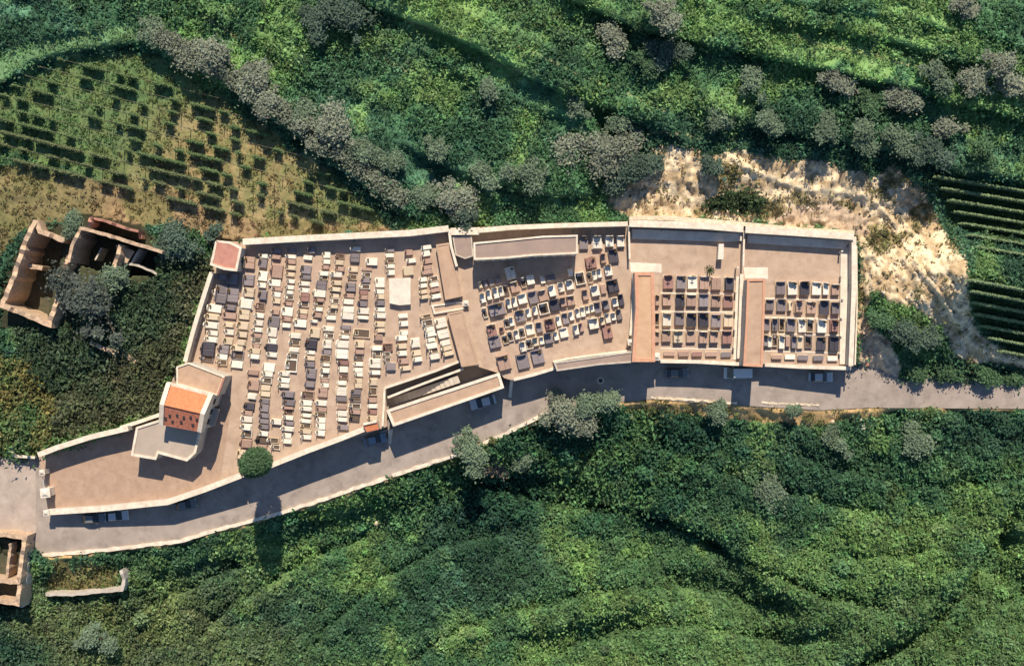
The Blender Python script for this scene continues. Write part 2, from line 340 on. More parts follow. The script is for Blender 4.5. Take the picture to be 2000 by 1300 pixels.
LIN = lambda r, g, b: np.array([(c/255)**2.2 for c in (r, g, b)])
def cover(px, py, full=False):
    """albedo of the soil / low growth, plant density, plant colour"""
    x, y = (px-1000)*S, (650-py)*S; n = len(px)
    A = fbm(x, y, 22, 4, 31)[:, None]; B = fbm(x, y, 5, 4, 41)[:, None]; D = fbm(x, y, 1.5, 3, 51)[:, None]
    deep, mid, lit, teal, olive = [np.array(c) for c in ((.048,.110,.066),(.085,.185,.088),(.190,.310,.100),(.095,.210,.130),(.200,.215,.095))]
    k = sst((A-.38)/.26); veg = deep*(1-k)+mid*k
    k = sst((B-.5)/.2)*0.8; veg = veg*(1-k)+teal*k
    k = sst((B*0.5+A*0.5-.5)/.12)*0.75; veg = veg*(1-k)+lit*k
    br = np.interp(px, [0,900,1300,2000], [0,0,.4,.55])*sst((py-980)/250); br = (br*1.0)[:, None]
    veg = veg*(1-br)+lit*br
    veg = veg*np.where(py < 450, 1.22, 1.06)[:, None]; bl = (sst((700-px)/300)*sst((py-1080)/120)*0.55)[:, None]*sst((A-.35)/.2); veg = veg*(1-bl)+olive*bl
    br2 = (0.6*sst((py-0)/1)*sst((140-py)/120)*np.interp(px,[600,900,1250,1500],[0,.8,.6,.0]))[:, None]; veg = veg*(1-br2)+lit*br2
    dens = np.ones(n)*1.0; soil = veg*0.75; hgt = np.full(n, 0.55)
    jx, jy = px+18*(vn(x, y, 3, 61)-.5), py+18*(vn(x, y, 3, 62)-.5)
    def setr(msk, so_, ve, de, hh):
        if not msk.any(): return
        soil[msk] = so_[msk] if so_.ndim == 2 else so_; veg[msk] = ve[msk] if ve.ndim == 2 else ve; dens[msk] = de[msk] if hasattr(de, '__len__') else de; hgt[msk] = hh
    arc = (py > np.interp(px, *ARC_O)+6*D[:,0])&(py < np.interp(px, *ARC_I))&(px < 290)
    setr(arc, np.array((.15,.27,.125))*(.8+.5*D), np.array((.17,.30,.135))*(.8+.4*D), .7, .15)
    for tx, ty, wd in PATHS:
        pth = (np.abs(py-np.interp(px, tx, ty)-8*(vn(x, y*0, 6, 13)-.5)) < wd*(.6+.8*D[:,0]))&(px > tx[0])&(px < tx[-1])
        setr(pth, np.array((.34,.34,.17))*(.8+.5*D), np.array((.26,.30,.13))+0*D, .35, .12)
    band = sst((fbm((x*.93-y*.37)*.22, x*.37+y*.93, 2.6, 3, 71)-.56)/.1)*(py < 440)*(pip(px, py, [(-60,-60),(2060,-60),(2060,330),(1650,290),(1300,270),(1200,400),(820,420),(480,180),(330,110),(-60,60)]))
    bm = band > .5; setr(bm, veg*1.15, veg*1.22, .8, .22)
    tanc = np.array((.29,.235,.110)); tan2 = np.array((.38,.295,.150)); grs = np.array((.17,.21,.080)); grn = np.array((.105,.20,.08))
    g = np.clip(sst((470-px-0.25*py+200*(A[:,0]-.5))/220)*0.9+0.5*sst((px-540)/120)+.4*sst((230-py+.3*(px-300))/60), 0, .92)[:, None]
    k = sst((B-.4)/.25)
    vs = (tanc*(1-k)+tan2*k)*(1-g)+grn*g
    kk = sst((D-.42)/.2)*0.55; vs = vs*(1-kk)+grs*kk
    vg = (tanc*.8)*(1-g)+grn*g; vg = vg*(1-kk)+grs*kk
    setr(pip(jx, jy, VY), vs, vg, 0.30+0.3*g[:, 0], 0.16)
    k = sst((B-.42)/.2); gl = sst((260-px+120*(A[:,0]-.5))/120)[:, None]*.6; ds = np.array((.34,.245,.135))*(1-k)+np.array((.22,.19,.085))*k; ds = ds*(1-gl)+np.array((.17,.17,.07))*gl
    setr(pip(jx, jy, DRY), ds, ds*0.8, 0.35, 0.2)
    setr(pip(jx, jy, LEFTBUSH), ds*0.8, np.array((.22,.20,.075))*(1-k)+grn*k, 1.0, 0.9)
    k = sst((D-.40)/.25); k2 = sst((B-.59)/.08)*0.7
    rd = (np.exp(-(np.abs(py-np.interp(px, *RIDGE))/7)**2)*(px > 1405))[:, None]
    sc = np.array((.50,.37,.22))*(1-k)+np.array((.80,.65,.44))*k; sc = sc*(1-k2)+np.array((.20,.175,.075))*k2; sc = sc*(1-rd)+np.array((.78,.64,.43))*rd; k2 = k2*(1-rd)
    scm = pip(jx, jy, SCREE)
    setr(scm, sc, np.array((.21,.195,.09)), 0.05+0.9*k2[:, 0], 0.38)
    gb = pip(jx, jy, [(1375,385),(1440,372),(1500,392),(1490,412),(1440,418),(1390,405)]); setr(gb, np.array((.06,.08,.035))+0*D, np.array((.075,.115,.055))+0*D, 1., .7)
    pad = [(1500,432),(1545,405),(1640,400),(1690,425),(1700,455),(1672,458),(1520,440)]; pad2 = [(1676,600),(1690,650),(1745,665),(1752,742),(1674,742)]
    pk = pip(jx, jy, pad)|pip(jx, jy, pad2)
    setr(pk, np.array((.62,.47,.33))*(0.7+0.6*D), np.array((.3,.25,.12)), 0.04, 0.2)
    for rr in (ROWS1, ROWS2):
        setr(pip(jx, jy, rr), np.array((.045,.075,.03))*(0.8+0.6*B), grn*0.7, 0.7, 0.18)
    # earth bank along the lower edge of the road
    e = (py-rs(px)); eb = (e > -4)&(e < 10+8*B[:,0]+np.interp(px,[0,1150,1270,1600,1680,1760],[-6,-6,12,18,8,-8]))&(px > 85)&(px < 1980)
    setr(eb, np.array((.50,.34,.165))*(0.6+0.8*D), np.array((.20,.20,.08)), 0.18, 0.2)
    treeshade = pip(jx, jy, [(700,960),(900,890),(1080,812),(1270,800),(1380,840),(1420,900),(1300,1000),(1150,1040),(950,1020),(800,1010)])
    setr(treeshade, veg*.55, veg*np.array((.62,.70,.78)), 1.0, .95)  # tree shadows on the steep bank, put into darker, bluer plant colours
    gdn = pip(jx, jy, [(95,1100),(232,1100),(232,1150),(95,1158)]); setr(gdn, np.array((.20,.175,.08))*(.7+.6*B), np.array((.17,.18,.075))+0*B, .6, .4)
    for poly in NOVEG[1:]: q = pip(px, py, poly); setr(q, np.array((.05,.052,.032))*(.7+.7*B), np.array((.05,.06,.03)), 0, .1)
    wood = pip(jx, jy, [(120,500),(415,500),(400,560),(345,712),(310,800),(120,850),(100,760),(30,660)])
    kw = sst((A-.52)/.12)*.4; setr(wood, np.array((.06,.065,.035))*(0.8+0.6*B), (np.array((.062,.10,.056))*(1-kw)+np.array((.17,.15,.075))*kw)*(0.7+0.8*B), 1.0, 0.7)  # dark green scrub, with shade of the trees also mixed into its colour
    return soil, dens, veg, hgt

# ------------------------------------------------------------------ the ground: one sheet, fine inside the frame, stretched to the horizon
def axis(lo, hi, st):
    a = np.arange(lo, hi+st/2, st); o = [st]
    ext = []; v = hi; s_ = st
    while v < 1500: s_ *= 1.5; v += s_; ext.append(v)
    lo_ext = []; v = lo; s_ = st
    while v > -1500: s_ *= 1.5; v -= s_; lo_ext.append(v)
    return np.concatenate([lo_ext[::-1], a, ext])
ax, ay = axis(-98, 98, 0.36), axis(-66, 66, 0.36)
gx, gy = np.meshgrid(ax, ay); sh = gx.shape
px_, py_ = gx.ravel()/S+1000, 650-gy.ravel()/S
pxc, pyc = np.clip(px_, -250, 2250), np.clip(py_, -200, 1500)
gz = terrain(pxc, pyc)
far = np.hypot(np.maximum(0, np.abs(gx.ravel())-98), np.maximum(0, np.abs(gy.ravel())-66))
gz = gz*np.exp(-far/150)+(fbm(gx.ravel(), gy.ravel(), 160, 3, 77)-.5)*30*np.clip(far/200, 0, 1)
kz = (H-np.clip(gz, -12, 15))/H
near = far <= 0.01
Xw = np.where(near, gx.ravel()*kz, gx.ravel()); Yw = np.where(near, gy.ravel()*kz, gy.ravel())
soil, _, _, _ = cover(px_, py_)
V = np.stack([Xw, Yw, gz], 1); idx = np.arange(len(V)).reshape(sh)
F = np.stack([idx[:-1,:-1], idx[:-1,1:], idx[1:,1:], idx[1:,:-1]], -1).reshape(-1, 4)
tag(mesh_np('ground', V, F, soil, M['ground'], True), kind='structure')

# low plants in clumps, each clump a dome of leaves
def scatter(n, x0, x1, y0, y1, accept):
    px = rng.uniform(x0, x1, n); py = rng.uniform(y0, y1, n); k = accept(px, py); return px[k], py[k]
def bad(px, py):
    r = pip(px, py, CEM_OUT)|((py > rn(px)-5)&(py < rs(px)+2))
    for poly in NOVEG: r |= pip(px, py, poly)
    return r
GROWTH = []
def grow(name, n, region, nl, label=None, hk=1.0, sk=1.0):
    x0, x1, y0, y1 = region
    px, py = scatter(n, x0, x1, y0, y1, lambda a, b: ~bad(a, b))
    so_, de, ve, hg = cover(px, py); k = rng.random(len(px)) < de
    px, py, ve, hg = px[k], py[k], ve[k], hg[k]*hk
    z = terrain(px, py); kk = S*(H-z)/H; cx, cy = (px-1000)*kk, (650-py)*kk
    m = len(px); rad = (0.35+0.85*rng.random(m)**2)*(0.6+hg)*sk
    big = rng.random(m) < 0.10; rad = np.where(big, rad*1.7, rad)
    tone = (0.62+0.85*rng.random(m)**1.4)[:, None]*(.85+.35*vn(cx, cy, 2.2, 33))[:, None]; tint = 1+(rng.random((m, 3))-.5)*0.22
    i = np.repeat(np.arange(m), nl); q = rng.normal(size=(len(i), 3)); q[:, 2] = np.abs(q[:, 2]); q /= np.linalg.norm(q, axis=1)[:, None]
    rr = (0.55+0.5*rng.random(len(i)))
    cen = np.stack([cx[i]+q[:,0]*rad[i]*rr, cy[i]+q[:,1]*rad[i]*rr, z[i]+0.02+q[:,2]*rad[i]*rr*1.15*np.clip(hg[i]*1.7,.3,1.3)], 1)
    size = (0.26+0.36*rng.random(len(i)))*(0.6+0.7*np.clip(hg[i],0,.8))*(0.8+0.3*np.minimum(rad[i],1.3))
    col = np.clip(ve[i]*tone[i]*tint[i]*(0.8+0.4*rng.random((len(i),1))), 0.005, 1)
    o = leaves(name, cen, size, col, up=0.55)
    tag(o, kind='stuff')
    if label: o['label'] = label
    return o
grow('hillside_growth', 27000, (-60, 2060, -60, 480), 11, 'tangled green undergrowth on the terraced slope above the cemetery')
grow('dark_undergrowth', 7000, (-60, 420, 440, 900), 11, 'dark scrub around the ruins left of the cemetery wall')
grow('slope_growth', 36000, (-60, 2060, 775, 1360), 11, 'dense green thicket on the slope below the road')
grow('bank_scrub', 4200, (1660, 2060, 455, 760), 9, 'thin dry scrub on the pale bank right of the cemetery')


grow('slope_shrubs', 520, (60, 2060, 800, 1340), 120, 'rounded shrubs standing out of the thicket on the lower slope', 1.0, 1.35)

# the grey green hedge along the bank above the left vineyard
def hedge(label, pts, half, n, h, colr):
    t = rng.random(n); seg = np.array(pts, float); L_ = np.concatenate([[0], np.cumsum(np.hypot(*np.diff(seg, axis=0).T))]); d_ = t*L_[-1]
    px = np.interp(d_, L_, seg[:,0])+rng.normal(0, half*.5, n); py = np.interp(d_, L_, seg[:,1])+rng.normal(0, half*.5, n)
    lump = .45+.9*vn(px*S, py*S, 3.2, 15); z = terrain(px, py); kk = S*(H-z)/H; m = n
    rad = (.5+.6*rng.random(n))*lump; nl = 16; i = np.repeat(np.arange(m), nl); q = rng.normal(size=(len(i), 3)); q[:,2] = np.abs(q[:,2]); q /= np.linalg.norm(q, axis=1)[:, None]
    cen = np.stack([((px-1000)*kk)[i]+q[:,0]*rad[i], ((650-py)*kk)[i]+q[:,1]*rad[i], z[i]+h*lump[i]*(.25+.5*rng.random(len(i)))+q[:,2]*rad[i]*.9], 1)
    col = np.array(colr)*(.75+.5*rng.random((m,1)))[i]*(.85+.3*rng.random((len(i),1)))
    p = P(pts[0][0], pts[0][1]); o = empty('hedge', (p.x, p.y, 0), label, 'hedge', None)
    leaves('foliage', cen, .26+.3*rng.random(len(i)), np.clip(col, .005, 1), o, up=.9)
hedge('continuous grey green hedge running diagonally along the bank above the left vineyard', [(300,70),(370,100),(470,160),(560,222),(640,275),(720,335),(790,390)], 17, 620, 2.2, (.235,.265,.19))
hedge('dark green hedge of brush along the upper edge of the pale bank', [(1215,345),(1260,318)], 12, 60, 2.0, (.08,.10,.07))

# ------------------------------------------------------------------ paved and earth surfaces
def PL(pts, z=0.0): return [tuple(P(x, y, z)[:2]) for x, y in pts]
def slab(name, pts, z, m, thick=0.25, kind='structure'):
    b = MB(); b.prism(PL(pts, z), z-thick, z); return tag(b.build(name, m), kind=kind)
yardpoly = [p for p in CEM]
slab('cemetery_ground', yardpoly, 0.0, M['yard'], 0.6)
slab('forecourt', [(250,838),(322,802),(346,716),(436,730),(452,790),(430,940),(330,982),(96,1000),(78,893)], 0.004+0.01, M['fore'], 0.01)
# road: a strip that falls and rises with the hillside
xs = list(range(70, 2200, 14)); vs = []; fs = []
for i, x in enumerate(xs):
    z = float(zr(x))
    for j in range(5):
        t = j/4; y = float(rn(x))-16+(float(rs(x))+1-float(rn(x))+16)*t
        if x < 90: y = 893+(float(rs(x))-893)*t
        p = P(x, y, z); vs.append((p.x, p.y, z+0.03*math.sin(math.pi*t)))
for i in range(len(xs)-1):
    for j in range(4): a = i*5+j; fs.append((a, a+1, a+6, a+5))
b = MB(); b.add(vs, fs); tag(b.build('road', M['road']), kind='structure')
vs = []; fs = []; xs = list(range(-130, 92, 10))
for x in xs:
    for k in range(9):
        z = float(zr(x))-.02; y = 891+(float(rs(x))-3-891)*k/8; p = P(x, y, z); vs.append((p.x, p.y, z+.02*math.sin(k+x)))
for i in range(len(xs)-1):
    for j in range(8): a = i*9+j; fs.append((a, a+1, a+10, a+9))
b = MB(); b.add(vs, fs); tag(b.build('track', M['track']), kind='structure')

# ------------------------------------------------------------------ boundary walls
def wall(label, pts, width, ztop, zbot, group=None, cap='coping', body='plaster', over=0.10, name='boundary_wall', cat='wall'):
    n = len(pts); zt = ztop if hasattr(ztop, '__len__') else [ztop]*n
    w_ = [P(x, y, z) for (x, y), z in zip(pts, zt)]
    mid = sum(w_, Vector())/n
    r = empty(name, (mid.x, mid.y, zbot), label, cat, group)
    a = MB(); a.band(w_, width*S-over, [z-0.14 for z in zt], zbot); a.build('wall_body', M[body], r)
    c = MB(); c.band(w_, width*S, zt, [z-0.14 for z in zt]); c.build('coping', M[cap], r)
    return r
G = 'rendered walls round the cemetery'
wall('long north wall with cream coping between the pink roofed hut and the narrow passage', [(474,472),(600,465),(720,459),(800,455),(876,446)], 12, 2.4, -0.8, G)
wall('west wall with cream coping running down from the pink roofed hut to the chapel', [(413,532),(408,546),(392,596),(376,650),(361,706)], 8, 2.2, -1.2, G)
wall('short cream wall joining the top of the narrow passage', [(880,452),(937,451)], 14, 2.2, -0.8, G)
wall('thin side wall of the narrow passage beside the tan roof', [(877,447),(881,480),(892,520)], 5, 2.2, -0.4, G)
wall('north wall behind the long mauve roofed niche block', [(935,450),(1000,444),(1100,440),(1226,437)], 9, 2.8, -0.8, G)
wall('tall north wall of the first rectangular yard with a broad pale coping', [(1229,436),(1300,438),(1380,441),(1452,447)], 13, 2.6, -0.8, G)
wall('tall north wall of the last rectangular yard with a broad pale coping', [(1456,448),(1540,453),(1600,457),(1668,462)], 13, 2.6, -0.8, G)
wall('east wall of the last yard beside the bare bank', [(1668,462),(1668,560),(1662,714)], 9, 2.2, -4.5, G)
wall('thin inner wall between the middle yard and the first rectangular yard', [(1228,440),(1229,470),(1230,505)], 3.5, 1.8, -0.3, G)
wall('thin inner wall along the left side of the orange edged roof', [(1238,535),(1236,600),(1232,655)], 6, 0.9, -0.3, G)
wall('thin inner wall between the two rectangular yards', [(1454,450),(1453,480),(1452,520)], 3.5, 1.6, -0.3, G)
wall('cream wall beside the second long roof between the two rectangular yards', [(1449,535),(1447,600),(1443,700)], 7, 0.9, -0.3, G)
wall('south wall of the forecourt with white coping above the road', [(92,1000),(200,993),(327,980),(400,955),(470,928)], 11, 1.6, -3.5, G)
wall('south wall with cream coping below the largest grave field', [(473,927),(530,908),(600,880),(660,858),(715,836)], 10, 1.6, -5.2, G)
wall('south wall below the slanting rows of graves', [(1003,741),(1040,732),(1083,719)], 6, 0.9, -4.4, G)
wall('south wall of the first rectangular yard above the parked van', [(1290,705),(1360,706),(1450,711)], 7, 0.9, -4.4, G)
wall('south wall of the last rectangular yard ending at the east corner', [(1494,712),(1560,716),(1662,719)], 7, [0.35,0.6,0.95], -4.4, G)
wall('north wall of the forecourt with cream coping below the scrub', [(74,888),(110,874),(180,852),(250,836)], 10, 3.6, -1.2, G)
wall('short cream wall between the forecourt and the chapel', [(235,835),(275,822),(316,808)], 7, 2.1, -1.0, G)
wall('low curved kerb wall beside the sunken steps', [(752,757),(800,741),(850,724),(900,704)], 5, 0.35, -3.2, G)
wall('thin cream wall between the two sunken passages', [(757,776),(800,759),(850,740),(905,720)], 4.5, 0.15, -3.2, G)
wall('low cream wall closing the left end of the sunken passages', [(751,757),(750,790),(747,832)], 4, 0.5, -4.4, G)
wall('low kerb wall above the lower tan roof beside the steps', [(1080,706),(1110,700),(1160,693),(1232,684)], 4, 0.55, -0.3, G)
wall('small crooked garden wall left of the forecourt gate', [(48,846),(32,860),(22,878),(26,890),(68,893)], 5, 1.0, -1.0)
wall('outer cream wall of the bare bank beside the last yard', [(1673,480),(1674,600),(1670,712)], 3, 1.2, -3, G)
# the stone edged parapet along the downhill side of the road
def rough_wall(name, label, pts, width, h, zbase, m, seg=9, cat='wall', jit=0.3, zj=0.12, follow=False, group=None, parent=None):
    q = []
    for (x0, y0), (x1, y1) in zip(pts, pts[1:]):
        n = max(1, int(math.hypot(x1-x0, y1-y0)/seg))
        q += [(x0+(x1-x0)*k/n, y0+(y1-y0)*k/n) for k in range(n)]
    q.append(pts[-1]); W = []; zt = []
    for i, (x, y) in enumerate(q):
        zb = float(zr(x)) if follow else zbase
        z = zb+h*(1+random.uniform(-zj, zj)*2); zt.append(z); W.append(P(x+random.uniform(-.8,.8), y+random.uniform(-.8,.8), z))
    b = MB(); b.band(W, width*S, zt, [z-h*(1+zj*2)-(3.2 if h > 4 else 1.2) for z in zt], jitter=jit)
    o = b.build(name, m, parent)
    if not parent: tag(o, label, cat, group)
    return o
rough_wall('roadside_wall', 'low rough stone wall along the downhill edge of the curving road', [(82,1084),(160,1078),(240,1070),(350,1056),(440,1030),(540,1004),(640,972),(760,931)], 7, 0.35, 0, M['coping'], follow=True, zj=.3)
rough_wall('roadside_wall', 'low rough stone wall along the road opposite the silver car', [(766,929),(900,885),(980,850),(1080,800)], 7, 0.3, 0, M['coping'], follow=True, zj=.3)
rough_wall('roadside_kerb', 'broken pale kerb under the two rectangular yards', [(1272,776),(1340,780),(1440,787)], 4.5, 0.16, 0, M['rock'], follow=True, zj=.45, jit=.6, seg=5, cat='kerb')
rough_wall('roadside_kerb', 'faint pale kerb along the road right of the second long roof', [(1488,786),(1560,789),(1600,791)], 3, 0.10, 0, M['rock'], follow=True, zj=.5, jit=.6, seg=5, cat='kerb')
# the pale step under the north walls of the rectangular yards and the cream walk along the east wall
slab('stone_step', [(1234,447),(1450,456),(1450,470),(1420,472),(1234,466)], 0.55, M['step'], 0.5)
slab('stone_step', [(1460,458),(1660,471),(1650,486),(1460,474)], 0.55, M['step'], 0.5)
slab('stone_walk', [(1642,487),(1662,480),(1657,711),(1640,711)], 0.30, M['step'], 0.28)
slab('stone_walk', [(1438,540),(1447,540),(1441,702),(1432,702)], 0.12, M['step'], 0.1)
slab('stone_walk', [(1230,512),(1292,515),(1292,533),(1280,531),(1232,531)], 0.02, M['cream'] if False else M['step'], 0.02)
slab('stone_walk', [(1452,522),(1500,522),(1500,545),(1490,543),(1455,543)], 0.02, M['step'], 0.02)
for y in (573, 609, 645, 681):
    slab('stone_walk', [(1290,y-2.2),(1432,y-1),(1432,y+1.6),(1290,y+.6)], 0.03, M['step'], 0.025)
for y in (583, 620, 652, 686):
    slab('stone_walk', [(1494,y-2),(1640,y+1.5),(1640,y+4),(1494,y+.5)], 0.03, M['step'], 0.025)
slab('raised_bank_top', [(1300,421),(1440,432),(1560,444),(1668,450),(1670,457),(1450,441),(1300,430),(1229,429),(1229,422)], 2.2, M['rock'], 2.4)

# ------------------------------------------------------------------ flat roofed blocks
def block(name, label, poly, z, zbot, roofm, parm='coping', wallm='plaster', pw=4.5, ph=0.22, cat='building', sides=None, group=None, closed=True):
    W = [P(x, y, z) for x, y in poly]; mid = sum(W, Vector())/len(W)
    r = empty(name, (mid.x, mid.y, max(zbot, -0.2) if zbot > -1 else zbot), label, cat, group)
    a = MB(); a.prism([(p.x, p.y) for p in W], zbot, z-ph-0.02); a.build('wall', M[wallm], r)
    # roof sheet inset, parapet around
    def inset(k):
        n = len(W); out = []; ar = sum(W[i].x*W[(i+1)%n].y-W[(i+1)%n].x*W[i].y for i in range(n)); sg = 1 if ar > 0 else -1
        for i in range(n):
            p, a_, b_ = W[i], W[i-1], W[(i+1)%n]; d1 = (p-a_); d1.z = 0; d1.normalize(); d2 = (b_-p); d2.z = 0; d2.normalize()
            n1 = Vector((-d1.y, d1.x))*sg; n2 = Vector((-d2.y, d2.x))*sg; bi = (n1+n2).normalized(); c = max(.4, bi.dot(n1))
            out.append((p.x+bi.x*k/c, p.y+bi.y*k/c))
        return out
    i1 = inset(pw*S); o1 = inset(-0.05)
    b_ = MB(); b_.prism(i1, z-ph-0.015, z-ph+0.02); b_.build('roof', M[roofm], r)
    n = len(W); vs = [(x, y, z) for x, y in o1]+[(x, y, z) for x, y in i1]+[(x, y, z-ph-0.1) for x, y in o1]+[(x, y, z-ph-0.1) for x, y in i1]
    fs = []
    for i in range(n):
        j = (i+1) % n
        fs += [(i, j, n+j, n+i), (2*n+i, 2*n+j, j, i), (n+i, n+j, 3*n+j, 3*n+i), (2*n+i, 3*n+i, 3*n+j, 2*n+j)]
    c = MB(); c.add(vs, fs); p_ = c.build('parapet', M[parm], r)
    bmx = bmesh.new(); bmx.from_mesh(p_.data); bmesh.ops.recalc_face_normals(bmx, faces=bmx.faces); bmx.to_mesh(p_.data); bmx.free()
    # rows of niche plaques on the chosen sides
    for e, kind in (sides or []):
        p, q = W[e], W[(e+1) % n]; d_ = (q-p); L = math.hypot(d_.x, d_.y); u = Vector((d_.x/L, d_.y/L, 0))
        ar = sum(W[i].x*W[(i+1)%n].y-W[(i+1)%n].x*W[i].y for i in range(n)); sg = 1 if ar > 0 else -1
        nrm = Vector((u.y, -u.x, 0))*sg; f = MB(); zb = kind
        k = max(1, int((L-0.4)/0.8)); zz = zb+0.15
        while zz+0.6 < z-ph-0.1:
            for i in range(k):
                cpt = p+u*(0.2+(i+.5)*(L-.4)/k)+nrm*0.03
                f.box(cpt.x, cpt.y, zz, zz+0.55, 0.66, 0.06, math.atan2(u.y, u.x), mi=i % 2)
            zz += 0.7
        if f.v: f.build('niche_front', [M['marble'], M['cream']], r)
    return r
NG = 'burial niche blocks'
block('niche_block', 'long niche block with a mauve flat roof and cream edge behind the slanting graves', [(925,474),(1000,467),(1060,461),(1128,459),(1128,495),(1040,499),(990,504),(926,507)], 4.8, 0, 'roofmauve', pw=3, sides=[(4,0),(5,0),(6,0)], group=NG)
block('niche_block', 'narrow tan roofed block slanting beside the upper part of the pathway', [(852,478),(878,474),(893,530),(903,578),(870,585)], 1.5, 0, 'rooftan', 'rooftan', pw=3.5, ph=.12, sides=[(1,0)], group=NG)
block('niche_block', 'narrow tan roofed block slanting beside the lower part of the pathway', [(874,612),(904,606),(920,660),(935,711),(902,716)], 1.5, 0, 'rooftan', 'rooftan', pw=3.5, ph=.12, sides=[(1,0)], group=NG)
block('niche_block', 'long tan roofed block with white edge standing above the road and the silver car', [(755,801),(975,728),(984,757),(768,832)], 1.8, -5.2, 'rooftan', pw=5, sides=[(2,-4.2)], group=NG)
block('niche_block', 'long upright block with a tan roof edged in orange left of the first rectangular yard', [(1240,532),(1277,532),(1279,620),(1279,706),(1235,706),(1239,640),(1242,600)], 4.0, -4.4, 'rooforgtan', 'rooforange', pw=6, sides=[(1,0),(2,0)], group=NG)
block('niche_block', 'long upright block with a tan roof and thin orange edge between the two rectangular yards', [(1460,546),(1494,545),(1492,630),(1489,716),(1452,714),(1457,630)], 4.0, -4.4, 'rooftan', 'rooforange', pw=3.5, sides=[(1,0),(2,0)], group=NG)
block('niche_block', 'low block with two toned tan roof at the foot of the slanting graves', [(1082,708),(1166,696),(1235,686),(1238,707),(1170,712),(1088,724)], 2.6, -4.4, 'roofmauve', 'plaster', pw=2.5, ph=.15, sides=[(4,-3.5)], group=NG)
block('service_block', 'small dark roofed block at the head of the narrow passage', [(884,462),(921,461),(924,500),(908,505),(890,498)], 1.8, -0.1, 'roofmauve', 'plaster', 'plaster', pw=2, ph=.1)
slab('passage_floor', [(750,756),(902,704),(978,728),(756,803)], -3.0, M['roofgrey'], 0.3)
# flights of steps in the sunken passage
b = MB()
for k in range(14):
    x0 = 770+k*9; y0 = 783-k*3.05; z = -2.9+k*0.2; p0, p1 = P(x0, y0, z), P(x0+9, y0-3.05, z)
    a_ = math.atan2(p1.y-p0.y, p1.x-p0.x); m_ = (p0+p1)/2; b.box(m_.x, m_.y, -3.05, z, (p1-p0).length+0.02, 1.3, a_)
tag(b.build('stairs', M['plaster']), 'long flight of concrete steps in the sunken passage above the tan roof', 'stairs')
# small yard between the two slanting blocks
block('planter', 'square cream edged planter between the two slanting tan roofs', [(843,596),(905,588),(907,603),(848,613)], 0.5, 0, 'yard', 'coping', pw=3.0, ph=.25, cat='planter')
# flat slab
b = MB(); q = PL([(762,546),(800,544),(800,592),(780,594),(763,590)], 0.9); b.prism(q, 0.0, 0.9)
fv = empty('family_vault', (P(780,568).x, P(780,568).y, 0), 'large plain white slab vault in the middle of the big grave field', 'vault')
b.build('vault_body', M['marble'], fv)
b = MB(); b.prism(PL([(760,544),(802,542),(802,594),(780,596),(761,592)], 1.0), 0.9, 1.02); b.build('lid', M['step'], fv)

# ------------------------------------------------------------------ chapel with its annexes
def local_frame(p, q):
    u = (q-p); u.z = 0; L = u.length; u.normalize(); return u, L
ch = empty('chapel', (P(375,790,7).x, P(375,790,7).y, 0), 'chapel with a gabled orange tile roof between white gable parapets', 'chapel')
ez, rz = 7.0, 8.4
TL, TR, BR, BL = P(330,750,ez), P(412,772,ez), P(391,840,ez), P(316,826,ez)
b = MB(); b.prism([(v.x, v.y) for v in (TL, TR, BR, BL)], -0.3, ez-0.05); 
b.build('wall', M['plaster'], ch)
mL, mR = (TL+BL)/2, (TR+BR)/2; mL.z = mR.z = rz
def lerp(a, b_, t): return a+(b_-a)*t
def tiles(A, B_, C_, D_, m, name, over=0.35):   # A-B eaves, D-C ridge
    f = MB(); n = 26; 
    dn = (A-D_).normalized()*over; A = A+dn; B_ = B_+((B_-C_).normalized()*over)
    for i in range(n):
        t0, t1 = i/n, (i+1)/n; rows = 9
        for r_ in range(rows):
            s0, s1 = r_/rows, (r_+1.12)/rows
            a0, a1 = lerp(A, B_, t0), lerp(A, B_, t1); d0, d1 = lerp(D_, C_, t0), lerp(D_, C_, t1)
            lift = random.uniform(0, .012)
            c0, c1 = lerp(a0, d0, s0), lerp(a1, d1, s0); e0, e1 = lerp(a0, d0, min(1, s1)), lerp(a1, d1, min(1, s1))
            mid0, mid1 = (c0+c1)/2+Vector((0,0,.10+lift)), (e0+e1)/2+Vector((0,0,.06+lift)); up = Vector((0,0,.05)); up2 = Vector((0,0,.02))
            f.add([c0+up, mid0, c1+up, e1+up2, mid1, e0+up2], [(0,1,4,5),(1,2,3,4)])
    return f.build(name, m, ch)
tiles(TL, TR, mR, mL, M['tile'], 'roof_slope')
tl2 = tiles(BR, BL, mL, mR, M['tileshade'], 'roof_slope'); tl2['label'] = 'red roof slope with painted-in shade and dark missing tiles'
f = MB(); f.cyl(mL+Vector((0,0,.1)), mR+Vector((0,0,.1)), 0.14, n=8); f.build('ridge', M['tile'], ch)
for i in range(9):
    t = (.12,.28,.45,.62,.8,.2,.5,.72,.9)[i]; s_ = (.6,.65,.55,.6,.5,.25,.28,.22,.3)[i]; p = lerp(lerp(BR, BL, t), lerp(mR, mL, t), s_); f = MB(); f.box(p.x, p.y, p.z+.05, p.z+.2, .42, .36, -.2)
    f.build('roof_vent', M['dark'], ch)
for A, Mi, B_, nm in ((TL, mL, BL, 'gable_parapet'), (TR, mR, BR, 'gable_parapet')):
    f = MB(); pts = [A+(A-B_).normalized()*.3, Mi, B_+(B_-A).normalized()*.3]; zt = [ez+.35, rz+.4, ez+.35]; f.band(pts, 0.75, zt, [ez-1.2, ez-1.2, ez-1.2]); f.build(nm, M['coping'], ch)
f = MB(); f.band([TL+Vector((0,.1,0)), TR+Vector((0,.1,0))], .5, ez+.12, ez-.4); f.build('eaves_cornice', M['coping'], ch)
